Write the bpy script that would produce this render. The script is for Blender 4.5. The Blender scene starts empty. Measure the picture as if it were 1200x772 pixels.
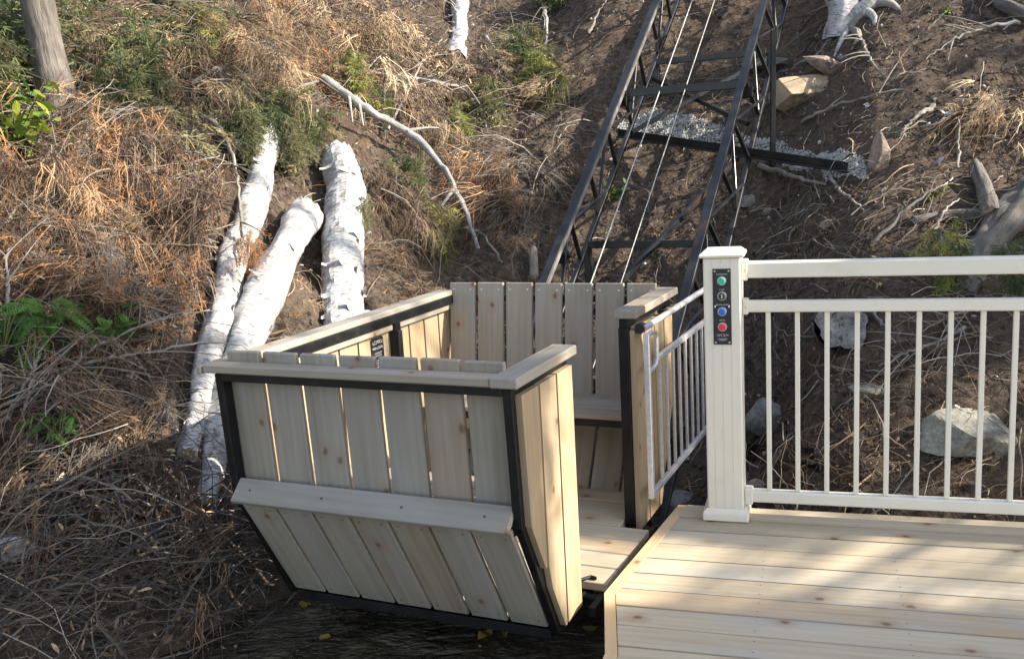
import bpy, bmesh, math, random
import numpy as np
from mathutils import Vector, Matrix
random.seed(7); RNG = np.random.default_rng(11)
SC = bpy.context.scene; COL = SC.collection
V3 = lambda *a: np.array(a, float)
def unit(v):
    v = np.asarray(v, float); return v/np.linalg.norm(v)

# ------------------------------------------------------------------ camera
F, H = 1150.5, 1.3706
CR = V3(0.99843886, -0.00990192, -0.05497083); CU = V3(0.05585553, 0.17700053, 0.98262453); CF = V3(0, 0.98416094, -0.17727729)
CAM = V3(0, 0, H)
cd = bpy.data.cameras.new('camera'); cam = bpy.data.objects.new('camera', cd); COL.objects.link(cam)
M = Matrix(((CR[0], CU[0], -CF[0], 0), (CR[1], CU[1], -CF[1], 0), (CR[2], CU[2], -CF[2], H), (0, 0, 0, 1)))
cam.matrix_world = M; cd.sensor_fit = 'HORIZONTAL'; cd.sensor_width = 36; cd.lens = F/1200*36; cd.clip_start = .05; cd.clip_end = 500
SC.camera = cam
def ray(px, py): return unit(CF + (px-600)/F*CR - (py-386)/F*CU)

# ------------------------------------------------------------------ noise / terrain
def _h(ix, iy, s):
    ix = np.asarray(ix).astype(np.int64); iy = np.asarray(iy).astype(np.int64)
    n = (ix*374761393 + iy*668265263 + s*974711) & 0xffffffff
    n = ((n ^ (n >> 13))*1274126177) & 0xffffffff
    n = ((n ^ (n >> 16))*2246822519) & 0xffffffff
    return ((n ^ (n >> 15)) & 0xffff)/65535.0
def vn(x, y, s=0):
    ix = np.floor(x); iy = np.floor(y); fx = x-ix; fy = y-iy
    fx = fx*fx*(3-2*fx); fy = fy*fy*(3-2*fy)
    a = _h(ix, iy, s); b = _h(ix+1, iy, s); c = _h(ix, iy+1, s); d = _h(ix+1, iy+1, s)
    return (a*(1-fx)+b*fx)*(1-fy) + (c*(1-fx)+d*fx)*fy - .5
TX = np.array([-40, -6, -4, -2.5, -1.75, -1.1, -.87, -.4, .1, .5, .8, 1.2, 2., 4., 8., 40])
TY = np.array([-6, -1, .9, 2.0, 2.78, 3.36, 3.78, 4.25, 4.5, 4.45, 3.95, 3.32, 3.05, 2.4, .8, -6])
def toe(x):
    return (np.interp(x-.12, TX, TY)+np.interp(x+.12, TX, TY)+np.interp(x-.25, TX, TY)+np.interp(x+.25, TX, TY))/4
WATER = -.26
def g0(x, y):
    x = np.asarray(x, float); y = np.asarray(y, float)
    s = y-toe(x)
    up = np.where(s > 0, .585*s + .14*(1-np.exp(-np.maximum(s, 0)*4)), .55*s)
    up = np.where(s > 12, .585*12 + .14 + .3*(s-12), up)
    qx = x+.0133; qy = y-2.5697; cu_ = qx*.41535+qy*.90966; cv_ = qx*.90966-qy*.41535+.5
    tr = np.exp(-(cv_/.95)**4)*np.clip((cu_-1.5)/.6, 0, 1)*np.clip((12-cu_)/2, 0, 1)
    z = WATER + up; lim = .396+.718*(cu_-2.5)-.03-.26
    return np.maximum(z - tr*np.maximum(z-lim, 0) - .04*tr, -1.2)
def g(x, y):
    x = np.asarray(x, float); y = np.asarray(y, float)
    z = g0(x, y)
    lf = np.clip((.1-x)/.8, 0, 1)*np.clip((y-toe(x)-.1)/.8, 0, 1)
    qx = x+.0133; qy = y-2.5697; cv_ = qx*.90966-qy*.41535+.5; lf = lf-.6*np.exp(-(cv_/.9)**4)*(x > -.3)
    return z + (.16+.12*lf)*vn(x*1.1, y*1.1, 1) + (.09+.13*lf)*vn(x*2.7, y*2.7, 2) + .05*vn(x*6.1, y*6.1, 3) + .028*vn(x*14, y*14, 4)
def gfine(x, y):
    return g(x, y) + .016*vn(x*27, y*27, 5) + .014*vn(x*55, y*55, 6)
def gn(x, y, e=.06):
    n = V3(-(g(x+e, y)-g(x-e, y))/(2*e), -(g(x, y+e)-g(x, y-e))/(2*e), 1.); return unit(n)
def gp(px, py, lift=0.):
    """the point of the hillside that the photograph shows at this pixel"""
    d = ray(px, py); t = np.arange(1.5, 25, .02); P = CAM+t[:, None]*d
    k = np.nonzero(P[:, 2] < g(P[:, 0], P[:, 1])+lift)[0]
    k = k[0] if len(k) else len(t)-1
    return P[k]
def depth(P): return float((np.asarray(P)-CAM) @ CF)
def z0(px, py, z=0.):
    d = ray(px, py); return CAM + d*((z-H)/d[2])
def project(P):
    q = np.asarray(P)-CAM; dd = q @ CF; return 600+F*(q @ CR)/dd, 386-F*(q @ CU)/dd

# ------------------------------------------------------------------ mesh builder
class MB:
    def __init__(s): s.v = []; s.f = []; s.gc = []; s.rn = []; s.co = []; s.n = 0
    def add(s, verts, faces, gc=None, rnd=None, col=None, mat=0):
        verts = np.asarray(verts, float).reshape(-1, 3); k = len(verts)
        s.v.append(verts)
        for f in (faces if isinstance(faces, list) else [faces]):
            f = np.asarray(f)
            if f.size: s.f.append((f+s.n, mat))
        s.gc.append(verts if gc is None else np.asarray(gc, float))
        s.rn.append(np.full(k, random.random() if rnd is None else rnd) if np.isscalar(rnd) or rnd is None else np.asarray(rnd, float))
        if col is None: col = (.5, .5, .5)
        col = np.asarray(col, float)
        s.co.append(np.broadcast_to(col, (k, 3)) if col.ndim == 1 else col)
        s.n += k
    def box(s, c, ax, hd, ch=.003, mat=0, rnd=None, off=None):
        c = np.asarray(c, float); ax = np.asarray(ax, float); hd = np.asarray(hd, float); ch = min(ch, hd.min()*.6)
        vs = []; idx = {}
        for sx in (-1, 1):
            for sy in (-1, 1):
                for sz in (-1, 1):
                    sg = np.array([sx, sy, sz])
                    for a in range(3):
                        q = sg*(hd-ch); q[a] = sg[a]*hd[a]; idx[(sx, sy, sz, a)] = len(vs); vs.append(q)
        vs = np.array(vs); qs = []; ts = []
        R2 = ((-1, -1), (1, -1), (1, 1), (-1, 1))
        def key(a, sa, b, sb, c_, sc, which):
            t = [0, 0, 0]; t[a] = sa; t[b] = sb; t[c_] = sc; return idx[(t[0], t[1], t[2], which)]
        for a in range(3):
            b, c_ = (a+1) % 3, (a+2) % 3
            for sa in (-1, 1):
                q = [key(a, sa, b, p, c_, r, a) for p, r in R2]; qs.append(q if sa > 0 else q[::-1])
            for sb in (-1, 1):
                for sc in (-1, 1):
                    q = [key(a, -1, b, sb, c_, sc, b), key(a, 1, b, sb, c_, sc, b), key(a, 1, b, sb, c_, sc, c_), key(a, -1, b, sb, c_, sc, c_)]
                    qs.append(q if sb*sc > 0 else q[::-1])
        for sx in (-1, 1):
            for sy in (-1, 1):
                for sz in (-1, 1):
                    t = [idx[(sx, sy, sz, a)] for a in range(3)]; ts.append(t if sx*sy*sz > 0 else t[::-1])
        o = np.argsort(-hd); gc = vs[:, o] + (RNG.random(3)*20 if off is None else off)
        s.add(c+vs @ ax, [np.array(qs), np.array(ts)], gc, rnd, mat=mat)
    def bx(s, x0, x1, y0, y1, z0_, z1, ch=.003, mat=0, rnd=None):
        s.box(((x0+x1)/2, (y0+y1)/2, (z0_+z1)/2), np.eye(3), (abs(x1-x0)/2, abs(y1-y0)/2, abs(z1-z0_)/2), ch, mat, rnd)
    def beam(s, p0, p1, w, h, up=(0, 0, 1), ch=.003, mat=0, rnd=None):
        p0 = np.asarray(p0, float); p1 = np.asarray(p1, float); d = unit(p1-p0)
        sd = np.cross(d, up)
        if np.linalg.norm(sd) < 1e-4: sd = np.cross(d, (0, 1, 0))
        sd = unit(sd); u = np.cross(sd, d)
        s.box((p0+p1)/2, np.array([d, sd, u]), (np.linalg.norm(p1-p0)/2, w/2, h/2), ch, mat, rnd)
    def prism(s, poly, ext, long=(0, 0, 1), mat=0, rnd=None):
        poly = np.asarray(poly, float); ext = np.asarray(ext, float); n = len(poly)
        vs = np.concatenate([poly, poly+ext])
        nrm = np.zeros(3)
        for i in range(n): nrm += np.cross(poly[i], poly[(i+1) % n])
        flip = nrm @ ext > 0
        top = list(range(n, 2*n)); bot = list(range(n))[::-1]
        sides = [[i, (i+1) % n, (i+1) % n+n, i+n] for i in range(n)]
        if not flip: top, bot = top[::-1], bot[::-1]; sides = [q[::-1] for q in sides]
        l = unit(long); e = unit(ext); w = np.cross(l, e)
        gc = np.stack([vs @ l, vs @ w, vs @ e], 1)+RNG.random(3)*20
        s.add(vs, [np.array([top]), np.array([bot]), np.array(sides)], gc, rnd, mat=mat)
    def tube(s, pts, rad, n=8, caps=True, mat=0, capmat=None, rnd=None, col=None, wob=0., seed=0):
        pts = np.asarray(pts, float); k = len(pts); rad = np.broadcast_to(np.asarray(rad, float), (k,))
        t = np.gradient(pts, axis=0); t /= np.linalg.norm(t, axis=1)[:, None]
        ref = V3(0, 0, 1) if abs(t[0][2]) < .9 else V3(1, 0, 0)
        a = unit(np.cross(t[0], ref)); vs = []; gc = []; L = 0; th = np.arange(n)*2*math.pi/n
        o = RNG.random(3)*20
        for i in range(k):
            a = unit(a-t[i]*(a @ t[i])); b = np.cross(t[i], a)
            if i: L += np.linalg.norm(pts[i]-pts[i-1])
            rr = rad[i]*(1+wob*(vn(np.cos(th)*1.3+5+seed, np.sin(th)*1.3+L*5, 20+seed)*1.2+vn(np.cos(th)*4+5, np.sin(th)*4+L*16, 21+seed)*.6))
            vs.append(pts[i]+rr[:, None]*(np.cos(th)[:, None]*a+np.sin(th)[:, None]*b))
            gc.append(np.stack([np.full(n, L), rad[i]*np.cos(th), rad[i]*np.sin(th)], 1)+o)
        vs = np.concatenate(vs); gc = np.concatenate(gc)
        i = np.arange(k-1)[:, None]*n; j = np.arange(n)[None]; j2 = (j+1) % n
        q = np.stack([i+j, i+j2, i+n+j2, i+n+j], -1).reshape(-1, 4)
        s.add(vs, q, gc, rnd, col, mat)
        if caps:
            cm = mat if capmat is None else capmat
            for e, rev in ((0, True), (k-1, False)):
                ring = vs[e*n:(e+1)*n]; f = list(range(n)); s.add(ring, np.array([f[::-1] if rev else f]), gc[e*n:(e+1)*n], rnd, col, cm)
    def build(s, name, mats, parent=None, smooth=False):
        me = bpy.data.meshes.new(name); v = np.concatenate(s.v)
        me.vertices.add(len(v)); me.vertices.foreach_set('co', v.ravel())
        li = np.concatenate([f.ravel() for f, m in s.f]); tot = np.concatenate([np.full(len(f), f.shape[1]) for f, m in s.f])
        mi = np.concatenate([np.full(len(f), m) for f, m in s.f])
        me.loops.add(len(li)); me.loops.foreach_set('vertex_index', li.astype(np.int32))
        me.polygons.add(len(tot)); st = np.concatenate([[0], np.cumsum(tot)[:-1]])
        me.polygons.foreach_set('loop_start', st.astype(np.int32)); me.polygons.foreach_set('loop_total', tot.astype(np.int32))
        me.polygons.foreach_set('material_index', mi.astype(np.int32))
        me.polygons.foreach_set('use_smooth', np.full(len(tot), smooth))
        for nm, ty, dat, key in (('gc', 'FLOAT_VECTOR', np.concatenate(s.gc), 'vector'), ('rnd', 'FLOAT', np.concatenate(s.rn), 'value')):
            at = me.attributes.new(nm, ty, 'POINT'); at.data.foreach_set(key, np.ascontiguousarray(dat, dtype=np.float32).ravel())
        c = np.concatenate(s.co); c = np.concatenate([c, np.ones((len(c), 1))], 1)
        at = me.attributes.new('col', 'FLOAT_COLOR', 'POINT'); at.data.foreach_set('color', c.astype(np.float32).ravel())
        me.update(calc_edges=True); me.validate()
        for m in (mats if isinstance(mats, (list, tuple)) else [mats]): me.materials.append(m)
        o = bpy.data.objects.new(name, me); COL.objects.link(o)
        if parent: o.parent = parent
        return o
def tag(o, label=None, cat=None, group=None, kind=None):
    for k, v in (('label', label), ('category', cat), ('group', group), ('kind', kind)):
        if v: o[k] = v
    return o
def thing(name, label, cat, loc=(0, 0, 0), rz=0., group=None):
    o = bpy.data.objects.new(name, None); COL.objects.link(o); o.location = loc; o.rotation_euler = (0, 0, rz); o.empty_display_size = .1
    return tag(o, label, cat, group)
def shift(o, loc):
    """give a mesh thing an origin at its own base"""
    loc = Vector(loc); o.data.transform(Matrix.Translation(-loc)); o.location = loc; return o

# ------------------------------------------------------------------ materials
def mat(name):
    m = bpy.data.materials.new(name); m.use_nodes = True; nt = m.node_tree
    return m, nt, nt.nodes['Principled BSDF']
def N(nt, ty, **kw):
    n = nt.nodes.new(ty)
    for k, v in kw.items():
        if k in n.inputs.keys() if hasattr(n.inputs, 'keys') else False: n.inputs[k].default_value = v
        else: setattr(n, k, v)
    return n
def ramp(nt, fac, stops, interp='LINEAR'):
    r = nt.nodes.new('ShaderNodeValToRGB'); r.color_ramp.interpolation = interp
    el = r.color_ramp.elements
    while len(el) < len(stops): el.new(.5)
    for e, (p, c) in zip(el, stops): e.position = p; e.color = (*c, 1) if len(c) == 3 else c
    nt.links.new(fac, r.inputs[0]); return r.outputs[0]
def noise(nt, vec, scale, detail=4, rough=.55, w=None):
    n = nt.nodes.new('ShaderNodeTexNoise'); n.inputs['Scale'].default_value = scale; n.inputs['Detail'].default_value = detail; n.inputs['Roughness'].default_value = rough
    if vec is not None: nt.links.new(vec, n.inputs['Vector'])
    return n.outputs['Fac']
def mapv(nt, vec, sc, loc=(0, 0, 0)):
    m = nt.nodes.new('ShaderNodeMapping'); m.inputs['Scale'].default_value = sc; m.inputs['Location'].default_value = loc
    nt.links.new(vec, m.inputs['Vector']); return m.outputs[0]
def attr(nt, nm, out='Vector'):
    a = nt.nodes.new('ShaderNodeAttribute'); a.attribute_name = nm; return a.outputs[out]
def mixc(nt, fac, a, b, mode='MIX'):
    m = nt.nodes.new('ShaderNodeMix'); m.data_type = 'RGBA'; m.blend_type = mode
    for s, v in ((m.inputs[0], fac), (m.inputs[6], a), (m.inputs[7], b)):
        if isinstance(v, (int, float)): s.default_value = v
        elif isinstance(v, tuple): s.default_value = (*v, 1)
        else: nt.links.new(v, s)
    return m.outputs[2]
def mth(nt, op, a, b=0.):
    m = nt.nodes.new('ShaderNodeMath'); m.operation = op
    for s, v in zip(m.inputs, (a, b)):
        if isinstance(v, (int, float)): s.default_value = v
        else: nt.links.new(v, s)
    return m.outputs[0]
def bump(nt, b, h, st, dist=.01):
    n = nt.nodes.new('ShaderNodeBump'); n.inputs['Strength'].default_value = st; n.inputs['Distance'].default_value = dist
    nt.links.new(h, n.inputs['Height']); nt.links.new(n.outputs[0], b.inputs['Normal'])
def wood(name, dark, light, knot=(.10, .055, .03), tint=(.45, .42, .38), stain=.35, rough=.75, KS=(5.2, 6.6)):
    m, nt, b = mat(name); gc = attr(nt, 'gc'); rn = attr(nt, 'rnd', 'Fac')
    warp = mapv(nt, gc, (1.3, 9, 9)); w = noise(nt, warp, 1., 3)
    gr = noise(nt, mapv(nt, gc, (2.2, 55, 55)), 1., 5, .6)
    rings = nt.nodes.new('ShaderNodeTexWave'); rings.inputs['Scale'].default_value = 1.; rings.inputs['Distortion'].default_value = 5; rings.inputs['Detail'].default_value = 2; rings.inputs['Detail Scale'].default_value = .7
    rings.bands_direction = 'Y'; nt.links.new(mapv(nt, gc, (.9, 11, 11)), rings.inputs['Vector'])
    f = mth(nt, 'ADD', mth(nt, 'MULTIPLY', gr, .45), mth(nt, 'ADD', mth(nt, 'MULTIPLY', w, .5), mth(nt, 'MULTIPLY', rings.outputs['Fac'], .05)))
    c = ramp(nt, f, [(.3, dark), (.68, light)])
    vary = ramp(nt, rn, [(0, (.80, .78, .76)), (.3, (1, .985, .965)), (.55, (.90, .91, .92)), (.8, (1.0, .94, .87)), (1, (.95, .86, .78))])
    c = mixc(nt, 1., c, vary, 'MULTIPLY')
    blot = noise(nt, mapv(nt, gc, (2., 6, 6)), 1., 3)
    c = mixc(nt, mth(nt, 'MULTIPLY', ramp(nt, blot, [(.5, (0, 0, 0)), (.7, (1, 1, 1))]), stain), c, tint)
    v = nt.nodes.new('ShaderNodeTexVoronoi'); v.feature = 'F1'; v.voronoi_dimensions = '2D'; v.inputs['Scale'].default_value = 1; v.inputs['Randomness'].default_value = .9
    wgc = nt.nodes.new('ShaderNodeVectorMath'); wgc.operation = 'ADD'; nz = nt.nodes.new('ShaderNodeTexNoise'); nz.inputs['Scale'].default_value = 45; nt.links.new(gc, nz.inputs['Vector']); sc_ = nt.nodes.new('ShaderNodeVectorMath'); sc_.operation = 'SCALE'; sc_.inputs['Scale'].default_value = .012; nt.links.new(nz.outputs['Color'], sc_.inputs[0]); nt.links.new(gc, wgc.inputs[0]); nt.links.new(sc_.outputs[0], wgc.inputs[1])
    nt.links.new(mapv(nt, wgc.outputs[0], (KS[0], KS[1], KS[1]*.5)), v.inputs['Vector'])
    vsel = nt.nodes.new('ShaderNodeSeparateColor'); nt.links.new(v.outputs['Color'], vsel.inputs[0])
    kn = mth(nt, 'MULTIPLY', ramp(nt, v.outputs['Distance'], [(.02, (1, 1, 1)), (.05, (.62, .62, .62)), (.085, (0, 0, 0))]), mth(nt, 'GREATER_THAN', vsel.outputs[0], .66))
    halo = mth(nt, 'MULTIPLY', ramp(nt, v.outputs['Distance'], [(.06, (1, 1, 1)), (.26, (0, 0, 0))]), mth(nt, 'GREATER_THAN', vsel.outputs[0], .66))
    c = mixc(nt, mth(nt, 'MULTIPLY', halo, .35), c, tuple(k*3 for k in knot))
    c = mixc(nt, mth(nt, 'MULTIPLY', kn, .72), c, knot)
    nt.links.new(c, b.inputs['Base Color']); b.inputs['Roughness'].default_value = rough; b.inputs['Specular IOR Level'].default_value = .25
    bump(nt, b, gr, .25, .004); return m
WD = wood('weathered_cedar', (.225, .203, .168), (.365, .33, .275), tint=(.32, .31, .295), stain=.5)
WD_SIDE = wood('golden_cedar', (.29, .215, .135), (.43, .335, .215), tint=(.34, .29, .22), stain=.35)
DECK = wood('pine_decking', (.36, .30, .215), (.55, .475, .355), knot=(.09, .045, .02), tint=(.40, .38, .35), stain=.7, rough=.7, KS=(4.6, 6.4))
RIM = wood('fresh_pine', (.50, .36, .20), (.66, .50, .31), tint=(.5, .38, .24), stain=.2)
def plain(name, c, rough=.5, metal=0., nscale=40, namp=.12, spec=.5, bmp=0.):
    m, nt, b = mat(name); gc = attr(nt, 'gc'); f = noise(nt, gc, nscale, 5)
    lo = tuple(x*(1-namp) for x in c); hi = tuple(min(1, x*(1+namp)) for x in c)
    nt.links.new(ramp(nt, f, [(.3, lo), (.7, hi)]), b.inputs['Base Color'])
    r = ramp(nt, noise(nt, gc, nscale*.4, 4), [(.3, (rough*.8,)*3), (.7, (min(1, rough*1.25),)*3)]); nt.links.new(r, b.inputs['Roughness'])
    b.inputs['Metallic'].default_value = metal; b.inputs['Specular IOR Level'].default_value = spec
    if bmp: bump(nt, b, f, bmp, .004)
    return m
STEEL = plain('black_painted_steel', (.006, .0065, .0075), .42, nscale=25, namp=.5, spec=.32)
SHEEN = plain('sun_sheen_steel', (.20, .195, .19), .42, .35, nscale=10, namp=.5)  # bright reflection on black track steel, put into a paler colour
TSTEEL = plain('worn_black_steel', (.011, .011, .012), .36, nscale=14, namp=.7, spec=.5)
ALU = plain('brushed_aluminium', (.66, .66, .67), .36, .55, nscale=60)
WHITE = plain('cream_vinyl', (.70, .655, .555), .42, nscale=9, namp=.025, spec=.4)
BLACKP = plain('black_plastic', (.015, .015, .017), .4, nscale=30)
PRINT = plain('white_print', (.75, .75, .75), .6, nscale=30, namp=.05)
SCREWM = plain('screw_steel', (.5, .5, .5), .35, .9)
SCREWD = plain('screw_dark', (.06, .05, .042), .6)
def rusty(m, c2, amt, sc):
    nt = m.node_tree; b = nt.nodes['Principled BSDF']; l = b.inputs['Base Color'].links[0]; src = l.from_socket; gc = attr(nt, 'gc')
    f = noise(nt, gc, sc, 6, .7); c = mixc(nt, ramp(nt, f, [(.56, (0, 0, 0)), (.70, (amt,)*3)]), src, c2); nt.links.new(c, b.inputs['Base Color'])
rusty(TSTEEL, (.085, .045, .025), .55, 4.); rusty(STEEL, (.05, .04, .032), .35, 5.); rusty(WHITE, (.52, .47, .38), .30, 6.)
CABLEM = plain('galvanised_cable', (.46, .44, .40), .5, .4, nscale=120, namp=.5)
GREENB = plain('green_button', (.05, .42, .30), .35); GREYB = plain('grey_button', (.03, .032, .04), .4)
BLUEB = plain('blue_button', (.03, .13, .50), .35); REDB = plain('red_button', (.62, .04, .07), .35)
SAWN = plain('sawn_wood', (.46, .36, .22), .85, nscale=30, namp=.3)
def endgrain():
    m, nt, b = mat('weathered_sawn_wood'); gc = attr(nt, 'gc'); f = noise(nt, gc, 1.6, 6, .7); f2 = noise(nt, mapv(nt, gc, (9, 9, 9)), 1., 4)
    c = ramp(nt, mth(nt, 'ADD', mth(nt, 'MULTIPLY', f, .7), mth(nt, 'MULTIPLY', f2, .3)), [(.38, (.04, .038, .036)), (.5, (.19, .185, .18)), (.65, (.34, .33, .31))])
    nt.links.new(c, b.inputs['Base Color']); b.inputs['Roughness'].default_value = .9; bump(nt, b, f, .8, .02); return m
SAWNOLD = endgrain()
def birch():
    m, nt, b = mat('birch_bark'); gc = attr(nt, 'gc'); rn = attr(nt, 'rnd', 'Fac')
    base = ramp(nt, noise(nt, gc, 9, 6, .65), [(.35, (.26, .25, .24)), (.5, (.44, .44, .435)), (.7, (.58, .585, .585))])
    len_ = noise(nt, mapv(nt, gc, (150, 20, 20)), 1., 5, .6)
    c = mixc(nt, ramp(nt, len_, [(.53, (0, 0, 0)), (.60, (.8, .8, .8))]), base, (.13, .11, .095))
    bl = noise(nt, mapv(nt, gc, (16, 9, 9)), 1., 5, .7)
    c = mixc(nt, ramp(nt, bl, [(.62, (0, 0, 0)), (.68, (.85, .85, .85))]), c, (.07, .055, .045))
    pe = noise(nt, mapv(nt, gc, (5, 3.4, 3.4)), 1., 3)
    c = mixc(nt, ramp(nt, pe, [(.58, (0, 0, 0)), (.7, (.4, .4, .4))]), c, (.50, .36, .25))
    nt.links.new(c, b.inputs['Base Color']); b.inputs['Roughness'].default_value = .65; b.inputs['Specular IOR Level'].default_value = .3
    bump(nt, b, mth(nt, 'ADD', len_, bl), .6, .012); return m
BIRCH = birch()
def bark(name, a, c2, sc=(6, 40, 40)):
    m, nt, b = mat(name); gc = attr(nt, 'gc'); f = noise(nt, mapv(nt, gc, sc), 1., 6, .65)
    c = ramp(nt, f, [(.3, a), (.7, c2)])
    c = mixc(nt, ramp(nt, noise(nt, gc, 7, 4), [(.5, (0, 0, 0)), (.7, (.6, .6, .6))]), c, tuple(x*1.35 for x in c2))
    nt.links.new(c, b.inputs['Base Color']); b.inputs['Roughness'].default_value = .85; bump(nt, b, f, .8, .02); return m
BARK = bark('grey_bark', (.05, .042, .035), (.165, .145, .125)); TWIGB = bark('twig_bark', (.12, .105, .09), (.30, .27, .235), (10, 60, 60))
PALEB = bark('pale_bark', (.16, .152, .14), (.36, .345, .325), (10, 60, 60)); DBARK = bark('dark_bark', (.045, .04, .036), (.13, .115, .10))
def rockm(name, a, b_, c3, sc=7):
    m, nt, b = mat(name); tc = nt.nodes.new('ShaderNodeTexCoord').outputs['Object']
    f = noise(nt, tc, sc, 8, .65); c = ramp(nt, f, [(.3, a), (.5, b_), (.72, c3)])
    fi = noise(nt, tc, sc*9, 4, .7); c = mixc(nt, .35, c, ramp(nt, fi, [(.35, a), (.65, c3)]))
    c = mixc(nt, ramp(nt, noise(nt, tc, 4.5, 5, .7), [(.5, (0, 0, 0)), (.62, (.75, .75, .75))]), c, (.075, .056, .044))
    nt.links.new(c, b.inputs['Base Color']); b.inputs['Roughness'].default_value = .85
    bump(nt, b, mth(nt, 'ADD', f, mth(nt, 'MULTIPLY', fi, .4)), .6, .02); return m
RGREY = rockm('grey_rock', (.07, .068, .063), (.17, .165, .15), (.32, .31, .285)); RTAN = rockm('tan_rock', (.13, .09, .07), (.26, .195, .155), (.38, .30, .24))
RGREEN = rockm('greenish_rock', (.085, .083, .065), (.21, .20, .16), (.42, .405, .345)); RPALEG = rockm('light_grey_rock', (.11, .107, .10), (.22, .215, .205), (.36, .35, .335)); RPALE = rockm('pale_rock', (.30, .30, .29), (.45, .45, .44), (.6, .6, .59)); ROCHRE = rockm('ochre_rock', (.22, .17, .13), (.40, .29, .17), (.5, .40, .27))
def colm(name, rough=.8, trans=0.):
    m, nt, b = mat(name); c = attr(nt, 'col', 'Color')
    gc = nt.nodes.new('ShaderNodeTexCoord').outputs['Object']; f = noise(nt, gc, 60, 3)
    c = mixc(nt, 1., c, ramp(nt, f, [(.3, (.7, .7, .7)), (.7, (1.15, 1.15, 1.15))]), 'MULTIPLY')
    nt.links.new(c, b.inputs['Base Color']); b.inputs['Roughness'].default_value = rough; b.inputs['Specular IOR Level'].default_value = .2
    if trans:
        t = nt.nodes.new('ShaderNodeBsdfTranslucent'); nt.links.new(c, t.inputs[0]); mx = nt.nodes.new('ShaderNodeMixShader'); mx.inputs[0].default_value = trans
        out = nt.nodes['Material Output']; nt.links.new(b.outputs[0], mx.inputs[1]); nt.links.new(t.outputs[0], mx.inputs[2]); nt.links.new(mx.outputs[0], out.inputs[0])
    return m
LEAFM = colm('leaf_surface', .65, .3); TWIGM = colm('twig_surface', .8); DRYM = colm('dry_leaf_surface', .8, .2); STONEM = colm('pebble_surface', .85)
def soil():
    m, nt, b = mat('forest_soil'); tc = nt.nodes.new('ShaderNodeTexCoord').outputs['Object']
    f1 = noise(nt, tc, 2.2, 8, .7); f2 = noise(nt, tc, 22, 8, .75); f3 = noise(nt, tc, 110, 4, .7)
    c = ramp(nt, f2, [(.32, (.026, .020, .016)), (.48, (.078, .060, .047)), (.68, (.21, .16, .12))])
    c = mixc(nt, ramp(nt, f1, [(.42, (0, 0, 0)), (.66, (.75, .75, .75))]), c, ramp(nt, f3, [(.3, (.06, .042, .03)), (.7, (.20, .145, .105))]))
    c = mixc(nt, ramp(nt, f3, [(.66, (0, 0, 0)), (.74, (.55, .55, .55))]), c, (.21, .165, .12))
    nt.links.new(c, b.inputs['Base Color']); b.inputs['Roughness'].default_value = .95; b.inputs['Specular IOR Level'].default_value = .15
    bump(nt, b, mth(nt, 'ADD', f2, mth(nt, 'MULTIPLY', f3, .5)), .9, .03); return m
SOIL = soil()
def waterm():
    m, nt, b = mat('stream_water'); tc = nt.nodes.new('ShaderNodeTexCoord').outputs['Object']
    f = noise(nt, mapv(nt, tc, (4, 4, 4)), 1., 5, .6)
    c = ramp(nt, f, [(.34, (.028, .024, .015)), (.55, (.06, .051, .032)), (.70, (.13, .112, .07))])
    nt.links.new(c, b.inputs['Base Color']); b.inputs['Roughness'].default_value = .04; b.inputs['IOR'].default_value = 1.33
    w = nt.nodes.new('ShaderNodeTexNoise'); w.inputs['Scale'].default_value = 1; w.inputs['Detail'].default_value = 3; w.inputs['Distortion'].default_value = 1.2
    nt.links.new(mapv(nt, tc, (8, 12, 8)), w.inputs['Vector'])
    w2 = noise(nt, mapv(nt, tc, (30, 48, 30)), 1., 2)
    bump(nt, b, mth(nt, 'ADD', w.outputs['Fac'], mth(nt, 'MULTIPLY', w2, .35)), 1., .10); return m
WATERM = waterm()

# ------------------------------------------------------------------ ground, water
def axis(a, b, step, far, grow=1.22):
    core = list(np.arange(a, b+1e-6, step)); lo = []; hi = []; d = step; x = a
    while x > -far: d *= grow; x -= d; lo.append(x)
    d = step; x = b
    while x < far: d *= grow; x += d; hi.append(x)
    return np.array(lo[::-1]+core+hi)
gx = axis(-3.8, 4.6, .025, 60); gy = axis(2.0, 11.0, .025, 60)
X, Y = np.meshgrid(gx, gy); Z = gfine(X, Y)
i = np.arange(len(gy)-1)[:, None]*len(gx); j = np.arange(len(gx)-1)[None]
mb = MB(); mb.add(np.stack([X, Y, Z], -1).reshape(-1, 3), np.stack([i+j, i+j+1, i+len(gx)+j+1, i+len(gx)+j], -1).reshape(-1, 4))
tag(mb.build('hillside', SOIL, smooth=True), 'steep brown soil bank rising behind the deck and lift car', 'hillside', kind='structure')
mb = MB(); k = 60; wx = np.linspace(-30, 30, k); wy = np.linspace(-30, 12, k); WX, WY = np.meshgrid(wx, wy)
i = np.arange(k-1)[:, None]*k; j = np.arange(k-1)[None]
mb.add(np.stack([WX, WY, np.full_like(WX, WATER)], -1).reshape(-1, 3), np.stack([i+j, i+j+1, i+k+j+1, i+k+j], -1).reshape(-1, 4))
tag(mb.build('water', WATERM), 'dark rippled water at the foot of the bank', 'water', kind='structure')

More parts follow.
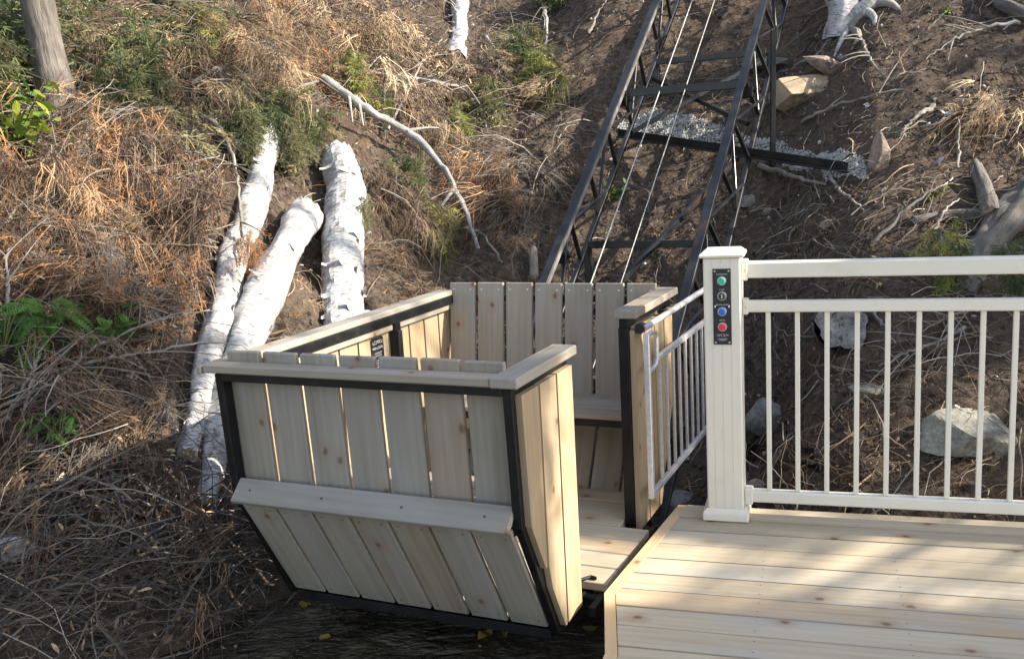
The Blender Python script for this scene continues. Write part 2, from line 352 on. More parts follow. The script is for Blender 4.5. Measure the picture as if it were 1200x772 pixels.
# ------------------------------------------------------------------ the lift car (local x = right, y = uphill, z = up)
CYAW = -.42832; CO = V3(-.0133, 2.5697, H-1.3706-.0307)
CX = V3(math.cos(CYAW), math.sin(CYAW), 0); CY = V3(-math.sin(CYAW), math.cos(CYAW), 0); CZ = V3(0, 0, 1)
def cw(x, y, z): return CO + x*CX + y*CY + z*CZ
car = thing('lift_car', 'open timber hillside lift car in a black steel frame over the water', 'lift car', tuple(CO), CYAW)
W_, L_ = 1.0138, 1.6313
KZ, BZ, BU, KU, TOPZ = .368, -.054, .257, .0265, .78
def prof(z):
    if z >= KZ: return KU*(TOPZ+.06-z)/(TOPZ+.06-KZ)
    return KU+(BU-KU)*(KZ-z)/(KZ-BZ)
# steel frame
fr = MB(); tw, td = .028, .042
def fb(p0, p1, w=tw, h=td, up=(0, 0, 1)): fr.beam(p0, p1, w, h, up, .002)
for far in (0, 1):
    Y_ = (lambda y: y) if not far else (lambda y: L_-y)
    s = 1 if not far else -1
    for x in (-tw/2, -W_+tw/2):
        if far and x > -.1:   # right rear corner post is plumb at the entrance; the raking tube sits behind it
            pass
        fr.beam((x, Y_(prof(.775)+td/2), .775), (x, Y_(prof(KZ)+td/2), KZ), tw, td, (0, s, 0), .002)
        fr.beam((x, Y_(prof(KZ)+td/2-.002), KZ+.012), (x, Y_(BU+td/2), BZ), tw-.003, td, (0, s, .5), .002)
    fr.bx(-W_+tw+.001, -tw-.001, *sorted((Y_(.003), Y_(td))), .752, .780, .002)
    fr.bx(-W_+tw+.001, -tw-.001, *sorted((Y_(BU+.0), Y_(BU+td))), BZ-.03, BZ+.002, .002)
    fr.bx(-W_+tw+.001, -tw-.001, *sorted((Y_(KU+.01), Y_(KU+td))), KZ-.03, KZ-.002, .002)
# left side: top tube, posts, bottom tube; right side: top tubes, entrance posts
fr.bx(-W_+.001, -W_+.034, td+.004, L_-td-.004, .746, .780, .002)
fr.bx(-W_+.001, -W_+.036, BU+td+.002, L_-BU-td-.002, -.052, -.015, .002)
fr.bx(-W_+.002, -W_+.034, 1.045, 1.085, -.015, .745, .002)
fr.bx(-.037, -.001, td+.004, .425, .745, .779, .002); fr.bx(-.037, -.001, 1.058, L_-td-.004, .745, .779, .002)
fr.bx(-.036, -.003, .39, .425, -.015, .745, .002); fr.bx(-.041, -.002, 1.058, 1.096, -.015, .745, .002)
fr.bx(-.038, -.002, BU+td+.002, L_-BU-td-.002, -.068, -.033, .002)
for y in (.42, .80, 1.18): fr.bx(-W_+.04, -.04, y-.02, y+.02, -.068, -.034, .002)
fr.build('steel_frame', STEEL, car)
# boards: near and far backrests, knee boards, lower panels
nb = 7; bx0, bx1 = -W_+.011, -.031; pit = (bx1-bx0)/nb; gap = .015
def screws(m, pts, nrm, r=.0040):
    nrm = unit(nrm); a = unit(np.cross(nrm, (.3, .7, .2))); b = np.cross(nrm, a); th = np.arange(7)*2*math.pi/7
    for p in pts:
        ring = np.asarray(p)+nrm*.0012+r*(np.cos(th)[:, None]*a+np.sin(th)[:, None]*b)
        m.add(ring, np.array([list(range(7))]), mat=1)
for far in (0, 1):
    s = -1 if far else 1
    fy = (lambda y: L_-y) if far else (lambda y: y)
    up_ = MB(); lo = MB()
    for k in range(nb):
        x0 = bx0+k*pit+gap/2; x1 = x0+pit-gap; xc = (x0+x1)/2
        ztop = .838+random.uniform(-.002, .002)
        zt, zb = ztop, (.40 if not far else .33)
        yo = lambda z: td+.004+KU*(TOPZ+.06-z)/(TOPZ+.06-KZ)*(1.0 if not far else 2.2)
        p0 = V3(xc, fy(yo(zt)+.010), zt); p1 = V3(xc, fy(yo(zb)+.010), zb)
        up_.beam(p0, p1, x1-x0, .019, (0, 1, 0), .003)
        d = unit(p1-p0); n = unit(np.cross((1, 0, 0), d)); n = n if n[1]*s > 0 else -n
        screws(up_, [p0+d*.03+V3(dx, 0, 0)+n*.0097 for dx in (-pit*.3, pit*.3)], n)
        # lower raking panel, outside the frame
        lx0 = -W_+.030+k*(W_-.056)/nb; lpw = (W_-.056)/nb-.011
        q0 = V3(lx0+lpw/2+.004, fy(KU-.004), KZ-.012); q1 = V3(q0[0], fy(BU-.004), BZ+.014)
        dd = unit(q1-q0); n2 = unit(np.cross((1, 0, 0), dd)); n2 = n2 if n2[1]*s < 0 else -n2
        lo.beam(q0-n2*.006, q1-n2*.006, lpw, .018, (0, 1, 0), .003)
        screws(lo, [q+n2*.0032+V3(dx, 0, 0) for q in (q0+dd*.03, q1-dd*.03) for dx in (-pit*.28, pit*.28)], n2, .003)
    up_.build('backrest', [WD, SCREWM if far else SCREWD], car)
    lo.build('lower_panel', [WD, SCREWD], car)
    kr = MB(); kc = V3((-W_+.004)/2, fy(.014), KZ+.026)
    ax = np.array([V3(1, 0, 0), unit(V3(0, s, .95)), unit(np.cross(V3(1, 0, 0), unit(V3(0, s, .95))))])
    kr.box(kc, ax, (W_/2-.027, .042, .010), .003)
    screws(kr, [kc+V3(dx, 0, 0)+(ax[2] if ax[2][2] > 0 else -ax[2])*.0104 for dx in (-.42, -.15, .13, .40)], ax[2] if ax[2][2] > 0 else -ax[2], .004)
    kr.build('knee_board', [WD, SCREWD], car)
# benches inside
for far in (0, 1):
    fy = (lambda y: L_-y) if far else (lambda y: y)
    bm_ = MB()
    for a in range(3):
        bm_.bx(-W_+.045, -.045, *sorted((fy(.09+a*.112), fy(.09+a*.112+.106))), .345, .364, .003)
    bm_.build('bench_seat', WD, car)
    br = MB(); br.bx(-W_+.045, -.045, *sorted((fy(.375), fy(.405))), .312, .344, .002); br.bx(-W_+.047, -W_+.075, *sorted((fy(.1), fy(.37))), .312, .344, .002); br.bx(-.075, -.047, *sorted((fy(.1), fy(.37))), .312, .344, .002)
    br.build('bench_rail', STEEL, car)
# top caps
cp = MB(); cp.bx(-W_-.025, -.052, -.020, td+.002, .7815, .808, .004); cp.build('cap_rail', WD, car)
cp = MB(); cp.bx(-.050, .032, -.028, .432, .7815, .812, .004); cp.build('cap_rail', WD, car)
cp = MB(); cp.bx(-W_-.045, -W_+.032, td+.006, L_-.07, .7815, .806, .004)
cp.bx(-W_-.045, -W_-.027, -.026, td+.004, .778, .804, .003); cp.build('cap_rail', WD, car)
cp = MB(); cp.bx(-.052, .034, 1.045, L_+.01, .7815, .812, .004); cp.build('cap_rail', WD, car)
# side boards
def side(name, x, th, segs, zlo, ztop):
    m = MB()
    for y0, y1 in segs:
        def poly_edge(y, lo):
            return y
        pts = []
        # polygon in the y-z plane clipped by the raked profile at both ends
        zs = [ztop, KZ, zlo]
        left = []; right = []
        for z in np.concatenate([np.linspace(ztop, KZ, 2), np.linspace(KZ, zlo, 6)[1:]]):
            a = max(y0, prof(z)+.022); b = min(y1, L_-prof(z)-.022)
            if b-a > .002: left.append((x, a, z)); right.append((x, b, z))
        if len(left) < 2: continue
        m.prism(left+right[::-1], (th, 0, 0), (0, 0, 1))
    return m
segs = lambda a, b, n: [(a+k*(b-a)/n+.006, a+(k+1)*(b-a)/n-.006) for k in range(n)]
side('s', .0, .019, segs(.02, .420, 3), -.035, .752).build('side_panel', WD_SIDE, car)
side('s', .0, .019, segs(1.062, 1.60, 4), -.035, .735).build('side_panel', WD_SIDE, car)
lw = side('s', -W_-.02, .019, segs(.03, 1.60, 12), -.06, .738); lw.build('side_panel', WD_SIDE, car)
ld = MB(); ld.bx(-W_+.0005, -W_+.022, .06, 1.043, .718, .742, .003); ld.bx(-W_+.0005, -W_+.022, 1.087, 1.575, .718, .742, .003); ld.build('ledger_strip', WD, car)
# floor
fl = MB(); ys = np.linspace(.265, 1.365, 10)
for a, b in zip(ys[:-1], ys[1:]):
    xr = .072 if (a > .455 and b < 1.12) else (-.045)
    fl.bx(-W_+.04, xr, a+.003, b-.003, -.030, random.uniform(-.001, .001), .003)
fl.build('floor_boards', DECK, car)
th_ = MB(); th_.bx(.045, .068, .40, 1.12, -.066, -.032, .002); th_.bx(-.0, .044, .47, .50, -.064, -.034, .002); th_.bx(-.0, .044, 1.08, 1.11, -.064, -.034, .002); th_.build('threshold_beam', STEEL, car)
lt = MB(); lt.beam((-.02, .50, .006), (.01, .54, .006), .012, .01); lt.beam((.008, .535, .006), (.03, .525, .008), .008, .012); lt.build('floor_latch', STEEL, car)
# undercarriage to the track
uc = MB()
for x in (-.9, -.1):
    uc.beam((x, .45, -.10), (x, 1.20, -.10), .05, .06); uc.beam((x, 1.18, -.10), (x, 1.78, .12), .04, .05)
    for y, z in ((1.02, -.24), (1.45, .06)): uc.tube([(x-.018, y, z), (x+.018, y, z)], .045, 16)
uc.beam((-.9, 1.0, -.1), (-.1, 1.0, -.1), .05, .05); uc.build('undercarriage', STEEL, car)
# sign and latch plate on the left wall
def glyphs(m, x, ax, up, nrm, c, w, h, nch, seed):
    """a row of tiny letter-like strokes: the print is too small to read in the photograph"""
    r = random.Random(seed); ax = unit(ax); up = unit(up); nrm = unit(nrm); cwid = w/nch
    for q in range(nch):
        o = np.asarray(c)+ax*(-w/2+(q+.5)*cwid)
        st = r.sample([(-.3, 0, .16, 1), (.3, 0, .16, 1), (0, .42, .8, .16), (0, -.42, .8, .16), (0, 0, .7, .16)], 3)
        for dx, dz, ww, hh in st:
            m.box(o+ax*dx*cwid*.9+up*dz*h, np.array([ax, up, nrm]), (max(ww*cwid*.30, .0003), max(hh*h*.38, .0003), .0003), .0001)
sg = MB(); sx = -W_+.0015
poly = [(sx, 0.901, 0.584), (sx, 0.911, 0.571), (sx, 0.981, 0.571), (sx, 0.991, 0.584), (sx, 0.991, 0.699), (sx, 0.984, 0.707), (sx, 0.908, 0.707), (sx, 0.901, 0.699)]
sg.prism(poly, (.002, 0, 0)); sign = sg.build('safety_sign', BLACKP, car); sign['label'] = 'small black notice with white print on left wall'
tx = MB(); xx = sx+.0028
for k, (zc, hh, n_, w_) in enumerate([(.678, .018, 7, .075), (.656, .014, 8, .078), (.634, .009, 9, .055), (.624, .007, 9, .05), (.604, .006, 12, .078), (.595, .006, 12, .078), (.586, .006, 11, .07), (.577, .006, 9, .05)]):
    glyphs(tx, 0, (0, 1, 0), (0, 0, 1), (1, 0, 0), (xx, .946, zc+.009), w_, hh*.8, n_, k)
tx.build('lettering', PRINT, sign)
pl = MB(); pl.bx(-W_+.0355, -W_+.047, 1.045, 1.075, .585, .715, .003); pl.build('latch_plate', BLACKP, car)
# sliding gate outside the rear right panel
gt = MB(); GX = .07
gt.bx(GX-.011, GX+.011, 1.040, 1.064, .100, .728, .003)
gt.bx(GX-.009, GX+.009, 1.176, 2.05, .598, .622, .003); gt.bx(GX-.009, GX+.009, 1.066, 2.05, .104, .128, .003)
gt.bx(GX-.011, GX+.011, 2.052, 2.076, .10, .624, .003)
lp = [(GX, 1.060, .722), (GX, 1.13, .720), (GX, 1.160, .712), (GX, 1.172, .690), (GX, 1.172, .612), (GX, 1.160, .592), (GX, 1.13, .584), (GX, 1.060, .582)]
gt.tube(lp, .0085, 10)
gate = gt.build('sliding_gate', ALU, car); gate['label'] = 'slid back aluminium gate with thin upright bars'
for k in range(8):
    b_ = MB(); y = 1.205+k*.098; b_.bx(GX-.006, GX+.006, y-.006, y+.006, .1285, .5975, .002); b_.build('gate_bar', ALU, gate)
tb = MB(); tb.tube([(.052, 1.075, .742), (.052, 2.15, .742)], .0125, 14); tb.build('gate_track', ALU, car)
for y in (1.085, 1.40):
    so = MB(); so.bx(.020, .045, y-.018, y+.018, .728, .757, .004); so.tube([(.04, y-.022, .742), (.04, y+.022, .742)], .018, 12); so.build('track_bracket', BLACKP, car)

# ------------------------------------------------------------------ deck
RY = -.3033; RD = V3(math.cos(RY), math.sin(RY), 0); RNm = V3(-RD[1], RD[0], 0); PO = V3(.7636, 3.4741, 0)
def dk(a, n, z=0.): return PO+RD*a+RNm*n+V3(0, 0, z)
def to_dk(P): q = np.asarray(P)[:2]-PO[:2]; return float(q @ RD[:2]), float(q @ RNm[:2])
deck = thing('viewing_deck', 'pale pine deck with an angled end beside the lift car', 'deck')
A, B, C_, D_ = (to_dk(p) for p in ((.602, 3.595), (.242, 2.873), (.206, 2.50), (-.05, 1.75)))
seams = [.070, -.055, -.179, -.305, -.437, -.560, -.682, -.800, -.921, -1.043, -1.165, -1.287, -1.41, -1.53, -1.65, -1.77, -1.9]
edge = [A, B, C_, D_, (D_[0]-.1, -2.6)]
def edge_a(n, off=.036):
    for (a0, n0), (a1, n1) in zip(edge[:-1], edge[1:]):
        if n1 <= n <= n0:
            return a0+(a1-a0)*(n0-n)/(n0-n1)+off*math.hypot(a1-a0, n1-n0)/abs(n1-n0)
    return edge[0][0]+off if n > edge[0][1] else edge[-1][0]+off
db = MB()
for k, (n0, n1) in enumerate(zip(seams[:-1], seams[1:])):
    n0g, n1g = n0-.0032, n1+.0032; zt = random.uniform(-.0012, .0012) + (.004 if k == 0 else 0)
    ns = sorted({n0g, n1g, *[e[1] for e in edge if n1g < e[1] < n0g]}, reverse=True)
    left = [dk(edge_a(n), n, zt) for n in ns]; right = [dk(3.4, n1g, zt), dk(3.4, n0g, zt)]
    # joints: split long boards with a butt joint
    jx = None if k in (0, 1, 2, 4, 5, 7) else random.uniform(1.3, 2.6)
    if jx:
        db.prism(left+[dk(jx-.001, n1g, zt), dk(jx-.001, n0g, zt)], (0, 0, -.03), RD)
        db.prism([dk(jx+.001, n0g, zt), dk(jx+.001, n1g, zt)]+right, (0, 0, -.03), RD)
    else: db.prism(left+right, (0, 0, -.03), RD)
ps = [dk(a, n, .0005) for a in np.arange(.15, 3.3, .41) for s0, s1 in zip(seams[:-1], seams[1:]) for n in (s0-.03, s1+.03) if a > edge_a(n)+.02]
screws(db, ps, (0, 0, 1), .0024)
db.build('deck_boards', [DECK, SCREWD], deck)
for k in range(4):
    (a0, n0), (a1, n1) = edge[k], edge[k+1]; t_ = unit(V3(a1-a0, n1-n0, 0)); nn = V3(-t_[1], t_[0], 0)
    if nn[0] < 0: nn = -nn
    q = lambda a, n: dk(a, n, .002)
    m = MB(); e0 = .0
    P0, P1 = V3(a0, n0, 0), V3(a1, n1, 0)
    cut = lambda P: edge_a(P[1], .034)
    m.prism([q(a0, n0), q(a1, n1-.001*(k < 3)), q(cut(P1) if k < 3 else a1+.034, n1), q(cut(P0) if k else a0+.04, n0)], (0, 0, -.16), dk(a1, n1)-dk(a0, n0))
    m.build('rim_board', RIM, deck)
m = MB(); m.beam(dk(A[0]+.02, .085, -.085), dk(3.4, .085, -.085), .03, .15); m.build('rim_board', RIM, deck)
js = MB()
for a in np.arange(.5, 3.2, .41): js.beam(dk(a, .05, -.10), dk(a, -1.9, -.10), .038, .135)
js.build('joists', RIM, deck)
for a, n in ((.1, -.1), (1.4, -.1), (2.8, -.1), (.2, -1.0), (1.5, -1.0), (.3, -1.9)):
    m = MB(); m.beam(dk(a, n, -1.3), dk(a, n, -.17), .10, .10); m.build('support_post', RIM, deck)

# ------------------------------------------------------------------ railing
rail = thing('deck_railing', 'cream railing with slim balusters along the deck edge by the hill', 'railing', tuple(PO), RY)
def rb(name, x0, x1, y0, y1, z0_, z1, m=WHITE, ch=.004, par=None):
    k = MB(); k.bx(x0, x1, y0, y1, z0_, z1, ch); return k.build(name, m, par or rail)
pm = MB(); a = .0645; gr = .0015
pm.bx(-a, a, -a, a, .002, .968, .005)
for x in (-.032, 0, .032): pm.bx(x-.0012, x+.0012, -a-.0012, -a+.004, .05, .968, .0004, mat=0)
post = pm.build('post', WHITE, rail)
cpm = MB(); e = .078
cpm.bx(-e, e, -e, e, .9685, .982, .004)
b1, b2 = .072, .058
vs = [(sx*b1, sy*b1, .982) for sx, sy in ((-1, -1), (1, -1), (1, 1), (-1, 1))]+[(sx*b2, sy*b2, .994) for sx, sy in ((-1, -1), (1, -1), (1, 1), (-1, 1))]+[(0, 0, .999)]
cpm.add(vs, [np.array([[0, 1, 5, 4], [1, 2, 6, 5], [2, 3, 7, 6], [3, 0, 4, 7]]), np.array([[4, 5, 8], [5, 6, 8], [6, 7, 8], [7, 4, 8]])])
cpm.build('post_cap', WHITE, rail)
sk = MB(); e = .082; sk.bx(-e, e, -e, e, .0025, .034, .004)
vs = [(sx*e*.97, sy*e*.97, .034) for sx, sy in ((-1, -1), (1, -1), (1, 1), (-1, 1))]+[(sx*.066, sy*.066, .048) for sx, sy in ((-1, -1), (1, -1), (1, 1), (-1, 1))]
sk.add(vs, np.array([[0, 1, 5, 4], [1, 2, 6, 5], [2, 3, 7, 6], [3, 0, 4, 7]])); sk.build('post_base', WHITE, rail)
RX = 3.32
for z0_, z1, hw in ((.882, .953, .034), (.759, .8135, .025)):
    m = MB(); m.bx(a+.0005, a+.022, -hw, hw, z0_, z1, .003); screws(m, [(a+.012, -hw, (z0_+z1)/2)], (0, -1, 0), .003); m.build('rail_bracket', [WHITE, SCREWM], rail)
rb('top_rail', a+.0005, RX, -.030, .030, .890, .945); rb('middle_rail', a+.0005, RX, -.020, .020, .7665, .806); rb('bottom_rail', a+.0005, RX, -.020, .020, .060, .1028)
m = MB(); m.bx(a+.0005, a+.03, -.024, .024, .05, .112, .004); m.build('rail_bracket', WHITE, rail)
for k in range(31):
    x = .1537+k*.0995; rb('baluster', x-.0085, x+.0085, -.0085, .0085, .1032, .7661, WHITE, .002)
# second post at the far end of the rail, out to the right
pm = MB(); pm.bx(RX+.001, RX+2*a, -a, a, .002, .968, .005); pm.build('post', WHITE, rail)
cpm = MB(); cpm.bx(RX-.012, RX+2*a+.014, -.078, .078, .9685, .990, .006); cpm.build('post_cap', WHITE, rail)
# control panel on the post
cpn = MB(); cpn.bx(-.0315, .0315, -a-.0055, -a-.0013, .660, .930, .001)
panel = cpn.build('control_panel', BLACKP, rail); panel['label'] = 'narrow black push button panel with four coloured buttons'
yf = -a-.0056
for zc, mt, lb in ((.888, GREENB, 'green push button'), (.834, GREYB, 'black key switch'), (.779, BLUEB, 'blue push button'), (.724, REDB, 'red push button')):
    rg = MB(); rg.tube([(0, yf, zc), (0, yf-.004, zc)], [.0165, .0155], 24); bz = rg.build('button_ring', SCREWM, panel)
    bt = MB(); bt.tube([(0, yf-.004, zc), (0, yf-.009, zc), (0, yf-.0105, zc)], [.0125, .0125, .010], 24); o = bt.build('push_button', mt, panel); o['label'] = lb
    if mt is GREYB:
        kx = MB(); kx.bx(-.002, .002, yf-.013, yf-.0106, zc-.007, zc+.007, .0005); kx.build('key_slot', SCREWM, panel)
for xs in (-.024, .024):
    for zc in (.668, .922): m = MB(); m.tube([(xs, yf, zc), (xs, yf-.0015, zc)], .0034, 12); m.build('screw', SCREWM, panel)
for xs in (-.024, .024): m = MB(); m.bx(xs-.002, xs+.002, yf-.0006, yf, .793, .801, .0002); m.build('panel_mark', PRINT, panel)
tx = MB()
for zc, w_, n_, h_ in ((.911, .038, 7, .0055), (.857, .020, 4, .0055), (.803, .044, 9, .0055), (.748, .020, 4, .0055), (.694, .042, 8, .008), (.681, .034, 12, .003), (.676, .026, 10, .003)):
    glyphs(tx, 0, (1, 0, 0), (0, 0, 1), (0, -1, 0), (0, yf-.0004, zc), w_, h_, n_, int(zc*1000))
tx.build('lettering', PRINT, panel)

# ------------------------------------------------------------------ track, cables
track = thing('lift_track', 'black steel twin beam lift track climbing the bank', 'lift track', tuple(CO), CYAW)
tz = lambda y, lo=0: (.396 if lo else .724)+.718*(y-2.5)
Y0, Y1 = 1.0, 13.
for xt, xb in ((-.905, -.895), (-.125, -.062)):
    tm = MB(); d = unit((0, 1, .718)); n = unit((0, -.718, 1))
    tm.beam((xt, Y0, tz(Y0)), (xt, Y1, tz(Y1)), .030, .052, n, .004)
    tm.beam((xt, Y0, tz(Y0)+.034), (xt, Y1, tz(Y1)+.034), .050, .010, n, .002)
    tm.beam((xb, Y0, tz(Y0, 1)), (xb, Y1, tz(Y1, 1)), .030, .030, n, .004)
    y = Y0+.1; k = 0
    while y < Y1-.7:
        tm.beam((xt, y, tz(y)-.03), (xb, y+.10, tz(y+.10, 1)+.02), .016, .024, (1, 0, 0), .002)
        if k % 2: tm.beam((xt+.010, y+.03, tz(y+.03)-.03), (xb+.010, y+.62, tz(y+.62, 1)+.015), .014, .020, (1, 0, 0), .002)
        else: tm.beam((xb-.008, y+.12, tz(y+.12, 1)+.015), (xt-.008, y+.33, tz(y+.33)-.03), .014, .020, (1, 0, 0), .002)
        if k % 4 == 2: tm.bx(xb-.012, xb+.012, y+.05, y+.16, tz(y+.10, 1)+.0, tz(y+.10, 1)+.09, .002)
        y += .36; k += 1
    if xt < -.5: tm.beam((xt+.0175, Y0, tz(Y0)+.004), (xt+.0175, Y1, tz(Y1)+.004), .004, .038, n, .001, mat=1)  # added strip: sunlit sheen of the left chord's side painted pale
    b_ = tm.build('track_beam', [TSTEEL, SHEEN], track)
def tbar(p0, p1, w=.035, h=.035, nm='cross_brace'):
    m = MB(); m.beam(p0, p1, w, h, (0, 0, 1), .003); m.build(nm, TSTEEL, track)
xl, xr = -.874, -.126
for y in (3.95, 6.6, 9.2): tbar((xl, y, tz(y)-.03), (xr, y, tz(y)-.03), .03, .05)
for y in (3.12, 4.70, 6.9, 9.5): tbar((xl-.01, y, tz(y, 1)), (xr+.01, y, tz(y, 1)), .03, .042)
tbar((xl, 2.35, tz(2.35, 1)+.02), (xr, 3.72, tz(3.72, 1)+.02), .03, .03)
for ya in (4.02, 5.6): tbar((xl, ya, tz(ya, 1)), (xr, ya+.6, tz(ya+.6, 1)), .028, .028); tbar((xl, ya+.55, tz(ya+.55, 1)-.03), (xr, ya+.05, tz(ya+.05, 1)-.03), .028, .028)
for x, y in ((-.9, 3.12), (-.1, 3.12), (-.9, 4.72), (-.1, 4.72), (-.9, 6.9), (-.1, 6.9)):
    wx_, wy_ = cw(x, y, 0)[:2]; zg = float(g(wx_, wy_))-CO[2]-.2; tbar((x, y+.03, zg), (x, y+.03, tz(y, 1)-.02), .04, .04, 'track_leg')
for x in (-.9, -.1):
    for y in (2.72, 3.93):
        m = MB(); m.bx(x-.035, x+.035, y-.03, y+.03, tz(y)-.10, tz(y)-.035, .003); m.tube([(x+.03, y, tz(y)-.06), (x+.055, y, tz(y)-.06)], .012, 10); m.build('joint_plate', STEEL, track)
vp = gp(905, 196); pz = H+(386-30)/F*0
m = MB(); top_ = CAM+ray(906, 36)*((vp-CAM)@V3(0, 1, 0))/ray(906, 36)[1]
m.beam(vp-V3(0, 0, .15), top_, .03, .03); o = m.build('slope_post', STEEL); shift(o, vp); tag(o, 'thin black upright steel post beside the right track beam', 'post')
for k, (x, rr) in enumerate(((-.655, .0036), (-.49, .0030))):
    c = MB(); pts = [(x+ (0 if k else 0), y, tz(y)-.01-.02*math.sin((y-1.7)/11*math.pi)) for y in np.linspace(1.72, 12.5, 24)]
    c.tube([cw(*p) for p in pts], rr, 8); o = c.build('hoist_cable', CABLEM); shift(o, cw(x, 1.72, tz(1.72)))
    tag(o, ('left one of the two pale steel cables running up between the track beams', 'right one of the two pale steel cables running up between the track beams')[k], 'cable', 'hoist cables')

# ------------------------------------------------------------------ hill objects
def ground_poly(pxs, lift):
    return [gp(a, b)+V3(0, 0, l) for (a, b), l in zip(pxs, lift if hasattr(lift, '__len__') else [lift]*len(pxs))]
def resample(pts, n):
    pts = np.asarray(pts, float); d = np.concatenate([[0], np.cumsum(np.linalg.norm(np.diff(pts, axis=0), axis=1))]); t = np.linspace(0, d[-1], n)
    p = np.stack([np.interp(t, d, pts[:, k]) for k in range(3)], 1)
    for _ in range(max(2, n//8)): p[1:-1] = (p[:-2]+2*p[1:-1]+p[2:])/4
    return p
def log(name, pxs, rpx, label, bm=BIRCH, endm=SAWN, embed=.75, wob=.25, ruffle=0., n=70, peel=14, cat='log', group=None, taper=(1, 1)):
    P = [gp(a, b) for a, b in pxs]; rs = [rp*.9*depth(p)/F for p, rp in zip(P, rpx)]
    P = [p+gn(p[0], p[1])*r*embed for p, r in zip(P, rs)]
    pts = resample(P, n); rad = np.interp(np.linspace(0, 1, n), np.linspace(0, 1, len(rs)), rs)
    if ruffle:
        t = np.arange(n); rad = rad*(1+ruffle*(RNG.random(n)-.5))
    m = MB(); m.tube(pts, rad, 28, caps=False, wob=wob, seed=len(label)); vv = m.v[-1]; tt = unit(pts[0]-pts[1]); vv[:28] += tt*(RNG.random((28, 1))**2*min(rs[0]*.7, .05)); vv[-28:] -= unit(pts[-2]-pts[-1])*(RNG.random((28, 1))**2*min(rs[-1]*.7, .05))
    if bm is BIRCH: vv += RNG.normal(size=vv.shape)*.0016
    o = m.build(name, bm, smooth=not ruffle); base = pts[-1]
    shift(o, base); tag(o, label, cat, group)
    for e, dirv in ((0, pts[0]-pts[1]), (n-1, pts[-1]-pts[-2])):
        c = MB()
        dv = unit(dirv); aa = unit(np.cross(dv, (.2, .1, 1))); bb = np.cross(dv, aa); th = np.arange(24)*2*math.pi/24
        ring = pts[e]-base-dv*.004+rad[e]*.97*(np.cos(th)[:, None]*aa+np.sin(th)[:, None]*bb)
        vs = np.concatenate([ring, [pts[e]-base+dv*.006]]); gc = np.concatenate([np.stack([np.zeros(24), np.cos(th)*.1, np.sin(th)*.1], 1), [[0, 0, 0]]])+RNG.random(3)*9
        c.add(vs, np.array([[i_, (i_+1) % 24, 24] for i_ in range(24)]), gc)
        c.build('cut_end', endm, o)
    if peel:
        pb = MB()
        for _ in range(peel):
            k = RNG.integers(3, n-3); th0 = RNG.uniform(0, 6.28); t = unit(pts[k+1]-pts[k-1]); a = unit(np.cross(t, (0, 0, 1))); b = np.cross(t, a); r = rad[k]
            wdt = RNG.uniform(.008, .03); ln = RNG.uniform(.35, .9); lift = RNG.uniform(.1, .45)
            q = []; gcs = []
            for s in np.linspace(0, 1, 6):
                rr = r*(1.02+lift*s*s); th = th0+ln*s*(1-.4*s)
                for w in (-1, 1):
                    q.append(pts[k]-base+t*w*wdt*(1-.5*s)+rr*(math.cos(th)*a+math.sin(th)*b)); gcs.append((k*.02+w*wdt, r*math.cos(th), r*math.sin(th)))
            pb.add(q, np.array([[2*i_, 2*i_+1, 2*i_+3, 2*i_+2] for i_ in range(5)]), np.array(gcs)+3)
        pb.build('peeling_bark', BIRCH, o)['kind'] = 'stuff'
    return o
LG = 'birch logs lying down the bank'
log('birch_log', [(318, 140), (306, 200), (288, 262), (275, 310), (262, 352)], [15, 17, 18, 18, 17], 'long white birch log running down from green cedar sprigs', wob=.3)
log('birch_log', [(266, 345), (250, 400), (232, 470), (216, 536)], [18, 17, 15, 12], 'cracked grey birch log below the long one, its end left of the car', wob=.35)
log('birch_log', [(352, 262), (320, 325), (285, 395), (262, 470), (238, 592)], [22, 24, 25, 20, 13], 'thick sawn birch log leaning behind the left front car corner', wob=.3, peel=22)
log('birch_log', [(389, 196), (400, 236), (401, 290), (395, 350), (392, 420)], [23, 26, 25.5, 25, 25], 'curved birch log with ragged peeling rings behind the car', wob=.16, ruffle=.09, n=110, peel=34)
log('birch_log', [(540, -14), (537, 25), (533, 76)], [10, 11, 11], 'short white birch log half buried at the top of the bank', wob=.4, peel=10)
log('fallen_trunk', [(1215, 225), (1180, 262), (1150, 300), (1128, 345)], [24, 22, 19, 15], 'thick grey trunk lying at the right behind the top rail', DBARK, SAWNOLD, .3, .6, peel=0, cat='trunk')
log('cut_stub', [(1141, 205), (1150, 232), (1158, 262)], [9, 10, 12], 'short pale sawn stub sticking up by the grey trunk', BARK, SAWN, 1.5, .3, n=24, peel=0, cat='stub')
log('fallen_trunk', [(1150, 256), (1110, 257), (1070, 262)], [9, 8, 6], 'thin dark log lying level against the grey trunk', DBARK, SAWNOLD, .8, .3, n=30, peel=0, cat='log')
log('fallen_trunk', [(1150, -14), (1172, 12), (1210, 30)], [9, 8, 8], 'dark bent stem at the top right of the bank', DBARK, SAWNOLD, 1.2, .2, n=30, peel=0, cat='stem')
log('sawn_stake', [(622, 300), (627, 335)], [5, 6], 'pale stake poking up just behind the car', TWIGB, SAWN, 2.5, .15, n=12, peel=0, cat='stake')
